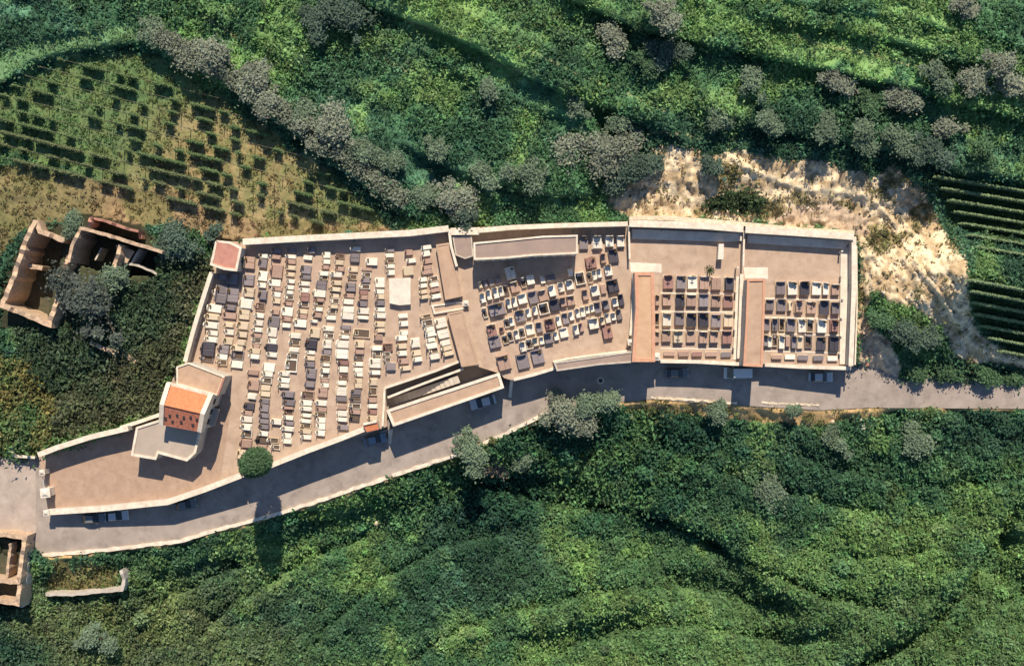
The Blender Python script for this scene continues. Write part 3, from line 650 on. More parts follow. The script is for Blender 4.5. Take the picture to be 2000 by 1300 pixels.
# tall windows and a door on the east face
u, L = local_frame(BR, TR); nrm = Vector((u.y, -u.x, 0))
for t in (.22, .5, .8):
    p = lerp(BR, TR, t)+nrm*.04; f = MB(); f.box(p.x, p.y, 3.2, 5.4, 1.3, .1, math.atan2(u.y, u.x)); wd = f.build('window', M['steel'], ch)
    g = MB(); pp = p+nrm*.06; g.box(pp.x, pp.y, 3.35, 5.25, 1.0, .04, math.atan2(u.y, u.x)); o = g.build('pane', M['dark'], ch); o.parent = wd
    o.matrix_parent_inverse = Matrix.Translation(-ch.location); o.matrix_parent_inverse = wd.matrix_parent_inverse.inverted() @ o.matrix_parent_inverse if False else Matrix()
    o.location = (0, 0, 0)
p = lerp(BR, TR, .5)+nrm*.04; f = MB(); f.box(p.x, p.y, 0, 2.5, 1.6, .12, math.atan2(u.y, u.x)); f.build('door', M['bronze'], ch)
f = MB(); pa, pb = lerp(BR, TR, .1)+nrm*1.1, lerp(BR, TR, .6)+nrm*1.1; q0, q1 = lerp(BR, TR, .1), lerp(BR, TR, .6)
f.prism([(v.x, v.y) for v in (q0, pa, pb, q1)], 2.9, 3.1); f.build('canopy', M['roofgrey'], ch)
def annex(name, label, poly, z, roofm, parm, pw=3.5, **k): return block(name, label, poly, z, -0.3, roofm, parm, pw=pw, **k)
annex('annex', 'tan flat roofed annex with a red right edge adjoining the chapel', [(345,716),(368,708),(438,735),(424,772),(345,750)], 5.0, 'rooftan', 'coping', 2.5)
annex('annex', 'lower grey flat roofed annex with a pale edge in front of the chapel', [(266,834),(316,818),(392,840),(382,884),(365,900),(309,885),(304,897),(256,889)], 4.2, 'roofgrey', 'coping', 4)
f = MB(); f.band([P(437,737,5.15), P(425,771,5.15)], .35, 5.1, 4.6); o = tag(f.build('red_fascia', M['brick'], None), 'red fascia strip along the right edge of the tan annex roof', 'fascia')

# pink roofed hut in the corner
hut = empty('corner_hut', (P(443,500,3.5).x, P(443,500,3.5).y, 0), 'small hut with a pink roof and white edge in the corner of the walls', 'hut')
hp = [(423,470),(450,473),(472,484),(463,529),(438,526),(412,517)]
W = [P(x, y, 3.3) for x, y in hp]
f = MB(); f.prism([(v.x, v.y) for v in W], 0, 3.28); f.build('wall', M['plaster'], hut)
inn = [lerp(v, P(443,500,3.3), .12) for v in W]; f = MB(); f.prism([(v.x, v.y) for v in inn], [3.29]*6, [3.85,3.80,3.62,3.36,3.36,3.40]); f.build('roof', M['pink'], hut)
f = MB(); f.band([lerp(v, P(443,500,3.3), .05) for v in W+[W[0]]], .42, 3.62, 3.2); f.build('roof_edge', M['coping'], hut)
f = MB(); a_ = math.atan2(W[3].y-W[2].y, W[3].x-W[2].x); m_ = (W[2]+W[3])/2; f.box(m_.x+.02, m_.y, 0, 2.1, 1.0, .12, a_); f.build('door', M['iron'], hut)

# small shrine with orange roof
shn = empty('wayside_shrine', (P(727,832,2).x, P(727,832,2).y, -0.2), 'tiny shrine with a slanted orange tile roof set in the wall by the steps', 'shrine')
W = [P(x, y, 2.2) for x, y in ((710,829),(736,823),(739,838),(716,843))]
f = MB(); f.prism([(v.x, v.y) for v in W], -4.9, [2.2,2.2,1.85,1.85]); f.build('wall', M['plaster'], shn)
f = MB(); vs_ = [lerp(v, P(725,833,2.2), -.06) for v in W]; f.prism([(v.x, v.y) for v in vs_], [2.22,2.22,1.87,1.87], [2.34,2.34,1.97,1.97]); f.build('roof', M['tile'], shn)
f = MB(); f.band([W[0]+Vector((0,.1,0)), W[1]+Vector((0,.1,0))], .4, 2.55, 2.1); f.build('coping', M['coping'], shn)

# ------------------------------------------------------------------ ruins
def ruin(label, lines, z0, h, wd, m='rubble', extra=None, cat='ruin'):
    a = [p for l in lines for p in l[0]]; cx = sum(p[0] for p in a)/len(a); cy = sum(p[1] for p in a)/len(a)
    r = empty('ruined_house', (P(cx, cy).x, P(cx, cy).y, z0), label, cat)
    for l in lines:
        pts, hh = l[0], l[1]; mm = l[2] if len(l) > 2 else m
        o = rough_wall('wall', None, pts, wd*(l[3] if len(l) > 3 else 1), hh, z0, M[mm], seg=8, zj=.05, jit=.16, parent=r)
    return r
r1 = ruin('roofless ruin with crumbling walls at the left edge above the dark scrub', [
  ([(70,430),(50,470),(30,530),(4,596),(50,615),(94,634),(110,590),(120,540),(134,500)],5.0),
  ([(70,430),(78,452),(105,462),(125,470)],4.4), ([(55,518),(82,524)],2.4), ([(104,540),(128,534)],2.4)], -0.8, 3.6, 9)
r2 = ruin('roofless ruin of joined square rooms beside the grey green tree', [
  ([(134,512),(140,480),(158,446),(200,456),(250,472),(316,492)],5.4), ([(215,548),(224,515),(236,478)],5.0,'rubble',1.2),
  ([(176,424),(174,442)],5.6,'brick'), ([(176,424),(200,430),(245,446),(270,452)],5.6,'brick',.8), ([(272,452),(274,466)],3.8,'brick'),
  ([(236,512),(270,519),(310,536)],2.6,'plaster',.7), ([(254,518),(272,486)],2.6,'plaster',.5), ([(185,508),(198,484)],1.6,'plaster',.5)], -0.8, 4, 6)
r3 = ruin('broken length of stone wall standing alone in the dark scrub', [([(175,668),(200,680),(250,696),(266,706)],2.2,'rubble',1.0)], -0.8, 2, 9, cat='ruin')
r4 = ruin('roofless ruin with square rooms at the lower left corner of the view', [
  ([(-40,1040),(10,1044),(48,1050),(42,1090),(36,1136),(-40,1132)],3.6), ([(38,1140),(34,1178),(-30,1172)],3.4), ([(20,1062),(14,1126)],3.0,'rubble',.6), ([(48,1050),(58,1060),(52,1110),(42,1186)],1.8,'plaster',.6)], -1.2, 3.6, 8)
for nm, pts, m in (('ruin_floor', [(75,440),(128,475),(118,545),(94,628),(8,594),(40,520)], 'floor'), ('ruin_floor', [(160,450),(312,494),(305,536),(225,545),(138,512)], 'floor'), ('ruin_floor', [(-60,1045),(44,1054),(36,1180),(-60,1176)], 'floor')):
    slab(nm, pts, -3.1 if pts[0][1] < 900 else -1.0, M[m], 0.5)
f = MB(); W = PL([(226,478),(262,490),(248,514),(232,510)], 2.4); f.prism(W, 2.1, 2.4); o = f.build('floor_slab', M['rubble'], r2)
rough_wall('garden_wall', 'low L shaped yellowish wall of a walled garden below the road at the lower left', [(88,1160),(140,1161),(190,1155),(238,1152),(242,1130),(236,1112)], 6, 1.4, -2.6, M['plaster'], zj=.1)

# gate pillars, gates, retaining odds and ends
def pillar(label, px, py, ztop, zbot, r=0.45, ball=True):
    o = empty('gate_pillar', (P(px, py, ztop).x, P(px, py, ztop).y, zbot), label, 'pillar', 'gate pillars'); p = P(px, py, ztop)
    f = MB(); f.box(p.x, p.y, zbot, ztop-.15, r*2, r*2, .1); f.build('shaft', M['coping'], o)
    f = MB(); f.box(p.x, p.y, ztop-.15, ztop, r*2.4, r*2.4, .1); f.box(p.x, p.y, ztop, ztop+.3, r*1.9, r*1.9, .1, taper=.75); f.build('cap', M['step'], o)
pillar('white gate pillar at the upper corner of the forecourt entrance', 82, 922, 2.2, -1.2, .4)
pillar('rounded white gate pillar in the middle of the forecourt entrance', 88, 962, 2.4, -1.2, .7)
pillar('white gate pillar where the forecourt wall meets the road', 90, 1001, 1.9, -2.0, .42)
pillar('white square pillar beside the orange edged roof at the foot of the middle yard', 1232, 668, 1.6, -0.2, .45)
pillar('white block pillar beside the road at the foot of the orange edged roof', 1282, 696, 1.6, -4.2, .55)
pillar('cream pillar at the corner of the planter by the pathway', 910, 592, 1.0, 0, .4)
pillar('cream pillar at the top of the steps by the long tan roof', 903, 711, .9, -3, .3)
def gate(label, p0, p1, zb, h):
    a, b2 = P(*p0, zb+h), P(*p1, zb+h); o = empty('entrance_gate', ((a.x+b2.x)/2, (a.y+b2.y)/2, zb), label, 'gate')
    f = MB(); L = (b2-a).length; u_ = (b2-a).normalized(); ang = math.atan2(u_.y, u_.x)
    for z in (zb+.15, zb+h-.1): m_ = (a+b2)/2; f = MB(); f.box(m_.x, m_.y, z, z+.08, L, .08, ang); f.build('rail', M['steel'], o)
    f = MB(); n = max(3, int(L/.16))
    for i in range(n+1): p = a+(b2-a)*i/n; f.box(p.x, p.y, zb+.05, zb+h, .035, .035)
    f.build('bars', M['steel'], o)
gate('pale barred gate in the forecourt entrance between white pillars', (83,930), (86,952), -0.6, 2.0)
gate('pale barred gate at the roadside stairs between the tan block and the shrine', (742,844), (766,838), -4.4, 2.4)
gate('pale barred gate between the tan block and the slanting yard', (988,740), (1001,742), -3.9, 2.6)
f = MB()
for k in range(12):
    z = -3.2+k*.25; a, c_ = P(755.5, 866-k*2.2, z), P(764, 866-k*2.2, z); m_ = (a+c_)/2; f.box(m_.x, m_.y, -4.6, z-1.2, .5, .32, 0)
tag(f.build('stairs', M['step']), 'narrow white steps from the road up to the gate by the shrine', 'stairs')
f = MB()
for k in range(12):
    z = -2.6+k*.22; a = P(996+k*.3, 775-k*2.8, z); f.box(a.x, a.y, -4.4, z-1.2, .55, .36, 0)
tag(f.build('stairs', M['step']), 'white steps from the road up to the gate of the slanting yard', 'stairs')
f = MB(); z = 1.6; q = PL([(1404,476),(1414,476),(1413,506),(1402,506)], z); f.prism(q, 0, z); o = f.build('water_tank', M['step']); tag(o, 'tall narrow cream cabinet standing in the empty part of the first rectangular yard', 'cabinet')
# posts along the cream walks
n = 0
for px, py, hh in ((1645,492,1.5),(1644,541,.8),(1646,585,.4),(1644,622,.35),(1643,657,.35),(1641,692,.5),(1441,524,1.6),(1438,572,.9),(1437,609,.8),(1436,645,.8),(1434,680,.7)):
    p = P(px, py-1, .3+hh); o = empty('marker_post', (p.x, p.y, .3 if px > 1600 else .1), 'pale marker post, %s, on the cream walk of the %s yard' % (('topmost', 'second from top', 'third from top', 'fourth from top', 'fifth from top', 'lowest')[n if n < 5 else (5 if n in (5, 10) else n-6)], 'last' if px > 1600 else 'first rectangular'), 'post', 'posts along the cream walks')
    f = MB(); f.box(p.x, p.y, .1, .3+hh, .26, .26); f.build('shaft', M['step'], o); f = MB(); f.box(p.x, p.y, .3+hh, .36+hh, .32, .32, taper=.4); f.build('cap', M['step'], o); n += 1
f = MB(); q = PL([(1678,806),(1686,806),(1690,838),(1683,840)], -4.6); f.prism(q, -8, -4.6); tag(f.build('concrete_post', M['coping']), 'leaning pale concrete slab in the bushes below the road', 'slab')
def rock(px, py, r, label, z=None, m='rock'):
    z = float(terrain([px], [py])[0])+r*.3 if z is None else z
    bm = bmesh.new(); bmesh.ops.create_icosphere(bm, subdivisions=3, radius=r); s_ = random.random()*50
    for v in bm.verts: v.co *= 1+.5*(float(fbm(v.co.x+s_, v.co.y+v.co.z, r*1.2, 3, 5))-.5); v.co.z *= .75
    me = bpy.data.meshes.new('boulder'); bm.to_mesh(me); bm.free(); me.materials.append(M[m]); o = bpy.data.objects.new('boulder', me); C.objects.link(o); o.location = P(px, py, z); return tag(o, label, 'rock')
rock(1742,640,.95,'white boulder beside the dark bushes right of the last yard', m='step')
rock(1790,678,.8,'smaller white boulder in the dark bushes nearest the road', m='step')
rock(1745,657,.5,'small grey stone just below the white boulder')
rock(1626,823,.4,'small pale stone in the grass below the road left of the leaning slab')
rock(735,1020,.6,'pale stone alone on the green slope below the grave field')
rock(202,961,.01+.3,'small stone on the earth of the forecourt')
rock(1694,712,.35,'rusty brown stone on the pale dirt beside the last yard', m='brick')
f = MB()     # broken stone lying over the bank
xs_, ys_ = rng.uniform(1180, 1960, 1500), rng.uniform(280, 740, 1500); kk_ = pip(xs_, ys_, SCREE)&~pip(xs_, ys_, CEM_OUT); xs_, ys_ = xs_[kk_], ys_[kk_]; zs_ = terrain(xs_, ys_)
for x, y, z in zip(xs_, ys_, zs_):
    p = P(x, y, z); s_ = random.uniform(.1, .34)*random.choice((1,1,1.5)); f.box(p.x, p.y, z-.1, z+s_*.6, s_, s_*random.uniform(.6,1.6), random.random()*3, taper=random.uniform(.2,.6))
tag(f.build('bank_stones', M['rock']), kind='stuff')

p = P(1173, 743, float(zr(1173))+.03); mh = empty('manhole', (p.x, p.y, p.z), 'round manhole cover with pale ring on the shaded road', 'manhole cover')
f = MB(); f.cyl((p.x, p.y, p.z-.05), (p.x, p.y, p.z+.015), .62, n=20); f.build('ring', M['coping'], mh)
f = MB(); f.cyl((p.x, p.y, p.z), (p.x, p.y, p.z+.03), .38, n=20); f.build('cover', M['iron'], mh)

# ------------------------------------------------------------------ graves: column by column, row by row (x, y, width, height in photo pixels, stone)
WEST = [
 [(421,571,7,12,'w'),(433,574,20,34,'g'),(434,541,15,10,'g'),(419,602,25,14,'w'),(415,619,24,12,'c'),(413,635,25,13,'w'),(416,650,18,9,'w'),(413,663,22,11,'w'),(407,682,23,24,'d'),(404,700,22,10,'g')],
 [(455,545,18,20,'g'),(455,576,22,26,'g'),(450,601,20,10,'g'),(447,616,26,11,'p'),(448,635,16,9,'c'),(448,648,16,10,'w'),(446,666,16,12,'c'),(438,682,18,16,'g'),(434,696,19,10,'w'),(434,708,17,9,'w')],
 [(488,513,19,22,'p'),(486,547,19,20,'g'),(487,571,19,17,'c'),(481,593,24,20,'w'),(477,614,20,18,'c'),(475,636,20,16,'c'),(473,653,18,10,'c'),(471,669,17,11,'c'),(465,680,21,11,'c'),(464,694,21,14,'g'),(462,711,22,13,'w')],
 [(516,500,15,9,'w'),(514,514,14,16,'g'),(513,539,17,17,'w'),(512,557,14,9,'w'),(514,577,14,18,'g'),(508,599,16,14,'p'),(507,616,16,8,'w'),(505,630,16,10,'w'),(503,644,18,9,'w'),(501,655,17,7,'p'),(501,665,16,9,'w'),(499,676,14,8,'p'),(498,685,19,9,'c'),(498,696,18,10,'w'),(494,727,20,9,'p'),(495,752,20,18,'p'),(492,774,16,11,'w'),(487,793,18,12,'d'),(483,806,18,8,'p'),(482,818,20,11,'w'),(482,834,18,12,'w'),(482,848,18,11,'w'),(481,866,20,17,'p'),(471,887,14,16,'c')],
 [(540,490,16,8,'g'),(539,502,18,9,'p'),(541,530,20,24,'p'),(536,552,22,12,'w'),(541,564,18,7,'p'),(540,575,15,9,'w'),(540,587,14,10,'c'),(538,609,14,9,'p'),(535,628,20,19,'g'),(532,648,16,17,'w'),(532,666,15,10,'w'),(530,679,20,13,'d'),(531,692,18,9,'w'),(525,717,21,14,'w'),(523,730,18,9,'w'),(520,743,20,10,'w'),(518,757,18,10,'c'),(518,769,18,9,'c'),(517,783,18,10,'g'),(516,796,16,14,'g'),(516,811,17,8,'g'),(516,822,17,8,'g'),(516,833,18,9,'g'),(515,846,16,9,'w'),(511,859,19,13,'d'),(512,871,18,7,'p'),(513,881,18,8,'w')],
 [(569,489,16,6,'g'),(568,501,18,7,'w'),(568,511,18,8,'p'),(568,523,18,9,'c'),(567,536,16,8,'c'),(568,549,14,7,'w'),(566,561,15,7,'w'),(565,571,15,7,'w'),(565,581,15,8,'w'),(563,593,14,7,'p'),(561,608,20,16,'w'),(560,623,17,9,'p'),(559,635,16,8,'w'),(577,656,19,10,'w'),(575,669,19,9,'w'),(574,683,19,9,'w'),(572,695,19,10,'w'),(569,714,20,22,'f'),(556,730,18,9,'w'),(555,742,20,9,'w'),(554,753,21,8,'w'),(563,770,22,12,'g'),(565,786,20,12,'g'),(563,796,20,6,'p'),(563,806,16,8,'p'),(563,815,18,8,'w'),(564,826,18,7,'g'),(562,837,22,9,'w'),(561,850,14,9,'w'),(561,861,16,10,'w')],
 [(540,823,18,10,'w'),(533,860,20,9,'w'),(538,873,16,8,'w')],
 [(609,488,12,12,'g'),(601,503,16,8,'w'),(598,526,18,16,'g'),(597,541,20,9,'g'),(594,554,20,8,'w'),(595,567,17,9,'w'),(596,580,16,16,'r'),(593,594,18,9,'w'),(591,608,18,8,'c'),(590,618,17,8,'p'),(586,631,23,14,'w'),(615,650,18,17,'c'),(608,672,20,20,'d'),(607,688,16,8,'w'),(605,699,18,8,'c'),(605,711,18,10,'g'),(608,729,18,18,'g'),(605,751,18,10,'g'),(601,771,22,13,'p'),(598,786,21,10,'w'),(598,798,20,8,'w'),(599,811,17,7,'w'),(597,822,19,7,'w'),(597,832,18,7,'c'),(597,842,20,8,'c'),(598,853,18,8,'w')],
 [(638,498,14,13,'w'),(638,511,13,8,'w'),(635,522,14,8,'p'),(633,534,16,8,'w'),(632,543,15,7,'w'),(628,557,18,16,'g'),(624,573,22,13,'w'),(624,586,17,7,'p'),(623,594,16,7,'w'),(622,604,16,8,'w'),(620,615,16,11,'p'),(613,627,13,6,'w'),(641,642,20,9,'w'),(643,656,16,9,'w'),(640,672,15,15,'w'),(637,687,18,9,'g'),(636,700,18,12,'p'),(636,712,15,6,'w'),(635,723,16,9,'w'),(634,734,16,8,'w'),(634,743,14,6,'p'),(635,752,13,8,'w'),(630,766,18,17,'p'),(627,787,20,9,'w'),(627,799,20,8,'p'),(625,810,20,9,'w'),(627,820,16,9,'w'),(627,832,15,11,'w'),(626,845,16,10,'w')],
 [(664,501,16,8,'p'),(663,513,16,10,'c'),(664,525,16,10,'p'),(657,536,20,9,'w'),(658,553,18,9,'c'),(655,565,20,9,'c'),(654,577,15,9,'c'),(654,588,15,9,'w'),(652,599,15,7,'c'),(648,609,15,8,'w'),(646,620,18,8,'w'),(675,639,18,7,'g'),(675,648,15,7,'w'),(672,658,18,7,'w'),(669,672,22,13,'w'),(668,691,22,17,'w'),(670,708,20,8,'r'),(671,721,16,11,'w'),(671,736,16,9,'p'),(668,748,16,8,'w'),(667,764,20,16,'w'),(667,779,20,9,'g'),(667,794,18,9,'p'),(669,807,19,12,'w'),(669,819,18,8,'w'),(670,834,20,9,'g')],
 [(694,486,18,8,'w'),(693,504,17,15,'g'),(690,526,16,9,'c'),(688,541,16,9,'c'),(685,561,18,16,'g'),(682,577,18,8,'p'),(680,589,19,9,'w'),(680,604,21,11,'w'),(679,617,22,12,'w'),(706,651,30,15,'F'),(703,672,16,12,'c'),(702,687,16,8,'p'),(700,698,16,9,'g'),(700,711,17,8,'w'),(700,722,15,8,'w'),(701,731,14,7,'w'),(700,748,14,18,'c'),(695,765,18,10,'g'),(694,778,19,10,'g'),(693,793,21,9,'w'),(694,804,18,8,'p'),(692,816,18,12,'d')],
 [(726,511,20,13,'w'),(716,526,18,6,'p'),(716,537,15,9,'w'),(714,548,16,9,'g'),(712,560,19,8,'w'),(710,571,15,8,'r'),(710,581,15,9,'p'),(708,593,17,10,'g'),(709,607,21,11,'w'),(709,620,20,7,'w'),(742,604,18,8,'w'),(742,616,21,9,'w'),(742,634,19,10,'c'),(744,645,15,9,'c'),(738,659,17,12,'p'),(736,680,20,9,'w'),(736,691,14,8,'f'),(733,709,21,17,'w'),(732,727,20,8,'w'),(729,746,15,14,'c'),(728,764,15,14,'c'),(726,781,18,8,'p'),(728,793,16,8,'w'),(727,804,16,8,'r'),(728,816,18,9,'c')],
 [(742,552,17,17,'w'),(741,569,17,8,'w'),(743,579,14,9,'c'),(742,592,17,11,'g'),(761,488,16,7,'g'),(761,499,15,8,'w'),(761,510,17,7,'c'),(762,520,15,8,'w'),(763,532,14,9,'w'),(757,678,17,13,'r'),(755,692,13,8,'w'),(756,703,12,7,'w'),(763,716,18,15,'g')],
 [(803,509,16,8,'w'),(798,493,14,10,'p'),(797,529,18,16,'c'),(787,617,16,8,'w'),(788,632,16,9,'w'),(788,650,15,8,'w'),(784,660,20,9,'w'),(784,676,18,9,'c'),(785,690,17,10,'w'),(788,705,18,10,'p'),(792,719,18,8,'c')],
 [(811,670,16,18,'w'),(813,689,16,10,'c'),(815,702,16,9,'w')],
 [(832,483,19,8,'w'),(832,495,14,10,'w'),(835,510,15,9,'p'),(834,527,20,16,'p'),(826,546,14,9,'w'),(826,558,14,8,'w'),(827,570,14,8,'c'),(828,580,15,8,'c'),(831,618,20,6,'c'),(835,631,19,11,'w'),(838,643,18,9,'w'),(841,652,20,9,'w'),(841,664,16,8,'w'),(843,675,19,10,'w'),(847,685,16,8,'w'),(849,696,17,10,'w')],
 [(846,545,17,9,'w'),(848,556,16,9,'w'),(849,567,18,8,'p'),(850,579,20,9,'w'),(861,631,20,17,'w'),(866,652,19,16,'w'),(870,669,17,10,'w'),(872,680,19,8,'c'),(876,690,18,8,'c')],
]
MIDDLE = [
 [(1140,475,17,24,'g'),(1166,475,21,24,'w'),(1190,473,16,20,'w'),(1212,473,15,20,'w')],
 [(1154,515,20,20,'r'),(1178,506,10,16,'p'),(1198,501,19,24,'d')],
 [(938,558,8,12,'c'),(948,555,9,13,'g'),(960,552,9,13,'g'),(972,548,9,14,'g'),(997,535,18,22,'w'),(1022,553,9,18,'w'),(1036,548,15,17,'w'),(1060,547,9,14,'w'),(1076,544,18,12,'g'),(1114,533,9,14,'w')],
 [(943,583,10,17,'w'),(955,577,9,18,'w'),(968,573,11,20,'w'),(979,570,9,18,'w'),(988,568,9,18,'g'),(1005,562,16,20,'p'),(1078,569,13,20,'w'),(1096,562,11,17,'w'),(1112,558,16,18,'w'),(1133,545,18,22,'f'),(1152,543,9,20,'c'),(1161,538,9,18,'w'),(1170,535,9,16,'w'),(1188,529,14,20,'w')],
 [(947,612,8,18,'w'),(970,606,30,22,'g'),(994,594,9,18,'w'),(1005,591,9,18,'w'),(1020,585,17,18,'w'),(1041,582,18,22,'g'),(1060,578,17,20,'p'),(1143,577,11,18,'p'),(1162,569,16,19,'w'),(1178,565,10,18,'p'),(1197,560,21,22,'d')],
 [(980,645,8,9,'r'),(990,632,9,16,'w'),(999,629,9,16,'w'),(1016,618,20,21,'g'),(1032,612,9,16,'w'),(1045,608,9,16,'w'),(1062,604,19,20,'f'),(1083,597,19,20,'d'),(1100,591,12,16,'p'),(1115,588,15,18,'p'),(1128,613,9,18,'w'),(1138,610,9,18,'w'),(1147,606,8,14,'w'),(1156,603,8,14,'w'),(1167,602,13,19,'g'),(1183,597,13,18,'g'),(1201,591,11,16,'w'),(1213,587,10,20,'d')],
 [(961,646,18,22,'r'),(966,669,22,22,'g'),(987,664,10,16,'w'),(997,658,9,18,'w'),(1009,655,10,18,'w'),(1020,651,10,18,'w'),(1035,644,16,20,'w'),(1053,640,12,18,'g'),(1074,634,18,20,'r'),(1091,628,9,18,'w'),(1104,623,12,20,'g'),(1116,618,9,16,'w')],
 [(1021,678,12,18,'w'),(1034,673,12,18,'w'),(1046,668,11,16,'c'),(1058,666,9,14,'w'),(1071,661,16,19,'g'),(1086,657,9,16,'w'),(1101,651,16,18,'w'),(1125,645,10,18,'w'),(1135,641,9,16,'p'),(1159,633,19,20,'w'),(1176,628,10,16,'c'),(1187,622,10,18,'w'),(1198,619,9,14,'w'),(1209,615,10,19,'g'),(1186,651,18,22,'R')],
 [(984,709,24,28,'p'),(1021,707,23,26,'g'),(1050,698,23,26,'g')],
]
FIRST = [
 [(1305,552,20,24,'r'),(1330,553,19,24,'g'),(1352,553,19,24,'w'),(1375,554,19,24,'p'),(1398,555,19,24,'p'),(1424,556,20,25,'D')],
 [(1283,588,9,20,'p'),(1302,587,17,22,'p'),(1328,588,18,24,'d'),(1350,588,19,22,'p'),(1374,588,19,24,'g'),(1398,590,19,22,'p'),(1422,590,20,22,'R')],
 [(1283,625,9,22,'d'),(1302,625,17,24,'w'),(1327,624,18,24,'g'),(1350,626,19,25,'d'),(1374,626,19,25,'d'),(1398,628,19,24,'g'),(1422,627,18,24,'c')],
 [(1283,659,9,20,'p'),(1301,657,18,22,'p'),(1324,659,19,22,'c'),(1349,658,18,22,'p'),(1373,660,17,22,'p'),(1394,659,17,22,'p'),(1419,660,19,24,'r')],
 [(1307,691,22,9,'p'),(1335,692,20,9,'p'),(1361,692,20,9,'r'),(1389,692,22,9,'p'),(1418,693,20,10,'g')],
]
LAST = [
 [(1524,564,18,24,'g'),(1547,564,19,24,'w'),(1571,564,19,24,'d'),(1594,565,18,24,'w'),(1612,565,11,22,'w'),(1631,567,16,20,'p')],
 [(1503,597,16,20,'g'),(1526,597,18,22,'g'),(1542,599,8,18,'c'),(1560,600,17,22,'p'),(1584,602,19,22,'p'),(1609,602,19,26,'d'),(1631,603,16,22,'g')],
 [(1497,635,12,22,'g'),(1513,635,12,22,'g'),(1527,635,10,22,'g'),(1544,636,18,24,'g'),(1566,637,15,24,'w'),(1582,637,13,24,'w'),(1604,638,18,24,'w'),(1629,638,16,22,'r')],
 [(1495,666,9,20,'g'),(1503,668,8,20,'w'),(1513,666,10,22,'g'),(1526,669,11,24,'w'),(1538,667,9,20,'p'),(1550,669,10,22,'g'),(1562,670,11,22,'c'),(1579,669,13,22,'g'),(1603,672,18,24,'d'),(1628,673,18,28,'d')],
 [(1517,698,20,8,'p'),(1543,698,20,9,'w'),(1568,699,20,10,'g'),(1598,700,20,10,'g'),(1626,701,20,9,'w')],
]
STONE = {'w':('marble','white marble'),'c':('cream','cream travertine'),'p':('rose','pinkish tan stone'),'r':('red','dull red stone'),'R':('red','dark red stone'),'g':('grey','grey granite'),'d':('black','dark granite'),'D':('black','dark granite'),'f':('marble','white framed'),'F':('cream','broad cream framed')}
ORD = ['first','second','third','fourth','fifth','sixth','seventh','eighth','ninth','tenth','eleventh','twelfth','thirteenth','fourteenth','fifteenth','sixteenth','seventeenth','eighteenth','nineteenth','twentieth']
ORD += ['twenty-'+o for o in ORD[:9]]+['thirtieth','thirty-first']
# unit pieces, 1 m wide (x) and 2 m long (y), the head end at +y
def bev_box(f, cx, cy, z0, z1, sx, sy, c=.02):
    vs = []
    for z, k in ((z0, 0), (z1-c, 0), (z1, c)):
        for a, b_ in ((-1,-1),(1,-1),(1,1),(-1,1)): vs.append((cx+a*(sx/2-k), cy+b_*(sy/2-k), z))
    f.add(vs, [(3,2,1,0),(8,9,10,11)]+[(i+4*l, (i+1)%4+4*l, (i+1)%4+4*l+4, i+4*l+4) for l in (0,1) for i in range(4)])
def g_kerb(f, v):
    if v == 2:
        for cx, cy, sx, sy in ((-.45,0,.1,2),(.45,0,.1,2),(0,.93,.8,.14),(0,-.93,.8,.14)): bev_box(f, cx, cy, 0, .34, sx, sy)
    else: bev_box(f, 0, 0, 0, .16, 1.0, 2.0)
def g_tomb(f, v):
    if v == 2: bev_box(f, 0, 0, .02, .2, .8, 1.72)
    elif v == 0: bev_box(f, 0, -.08, .16, .42, .84, 1.70)
    elif v == 1: bev_box(f, 0, -.05, .16, .34, .88, 1.78); bev_box(f, 0, -.1, .34, .56, .66, 1.45)
    else: bev_box(f, 0, -.05, .16, .50, .86, 1.76)
def g_ledger(f, v):
    if v == 0: bev_box(f, 0, -.1, .42, .49, .92, 1.74)
    elif v == 1: bev_box(f, 0, -.12, .56, .63, .74, 1.5)
    elif v == 3: bev_box(f, -.235, -.1, .50, .57, .43, 1.62); bev_box(f, .235, -.1, .50, .57, .43, 1.62)
    else: bev_box(f, 0, .55, .2, .42, .5, .4)
def g_head(f, v):
    w_ = (.74,.6,.7,.86)[v]; h = (1.15,1.35,1.05,1.2)[v]; y0, y1 = .80, .93
    prof = [(-w_/2,.16),(w_/2,.16),(w_/2*(.98),h*.72)]+[(w_/2*math.cos(t)*.96, h*.72+h*.28*math.sin(t)*(1 if v != 3 else .5)) for t in [math.pi*k/8 for k in range(1,8)]]+[(-w_/2*.98,h*.72)]
    n = len(prof); vs = [(x, y0, z) for x, z in prof]+[(x, y1, z) for x, z in prof]
    f.add(vs, [tuple(range(n)), tuple(range(n,2*n))[::-1]]+[(i, n+i, n+(i+1)%n, (i+1)%n) for i in range(n)])
def g_cross(f, v):
    bev_box(f, 0, .865, 1.1, 1.75, .09, .07, .01); bev_box(f, 0, .865, 1.46, 1.55, .38, .068, .01)
def g_vase(f, v):
    f.cyl((.24,.55,.3),(.24,.55,.78),.06,.10,8)
def g_flow(f, v):
    for k in range(9): a = k*2.4; f.box(.24+.10*math.cos(a), .55+.10*math.sin(a), .72+.03*(k%3), .92+.03*(k%4), .10, .10, a, taper=.5)
PIECES = [('kerb',g_kerb),('tomb',g_tomb),('ledger',g_ledger),('headstone',g_head),('cross',g_cross),('vase',g_vase),('flowers',g_flow)]
MCACHE = {}
def piece(kind, fn, v, m):
    k = (kind, v if kind in ('kerb','tomb','ledger','headstone') else 0, m)
    if k not in MCACHE:
        f = MB(); fn(f, v); me = bpy.data.meshes.new(kind); me.from_pydata(f.v, [], f.f); me.materials.append(M[m]); MCACHE[k] = me
    return MCACHE[k]
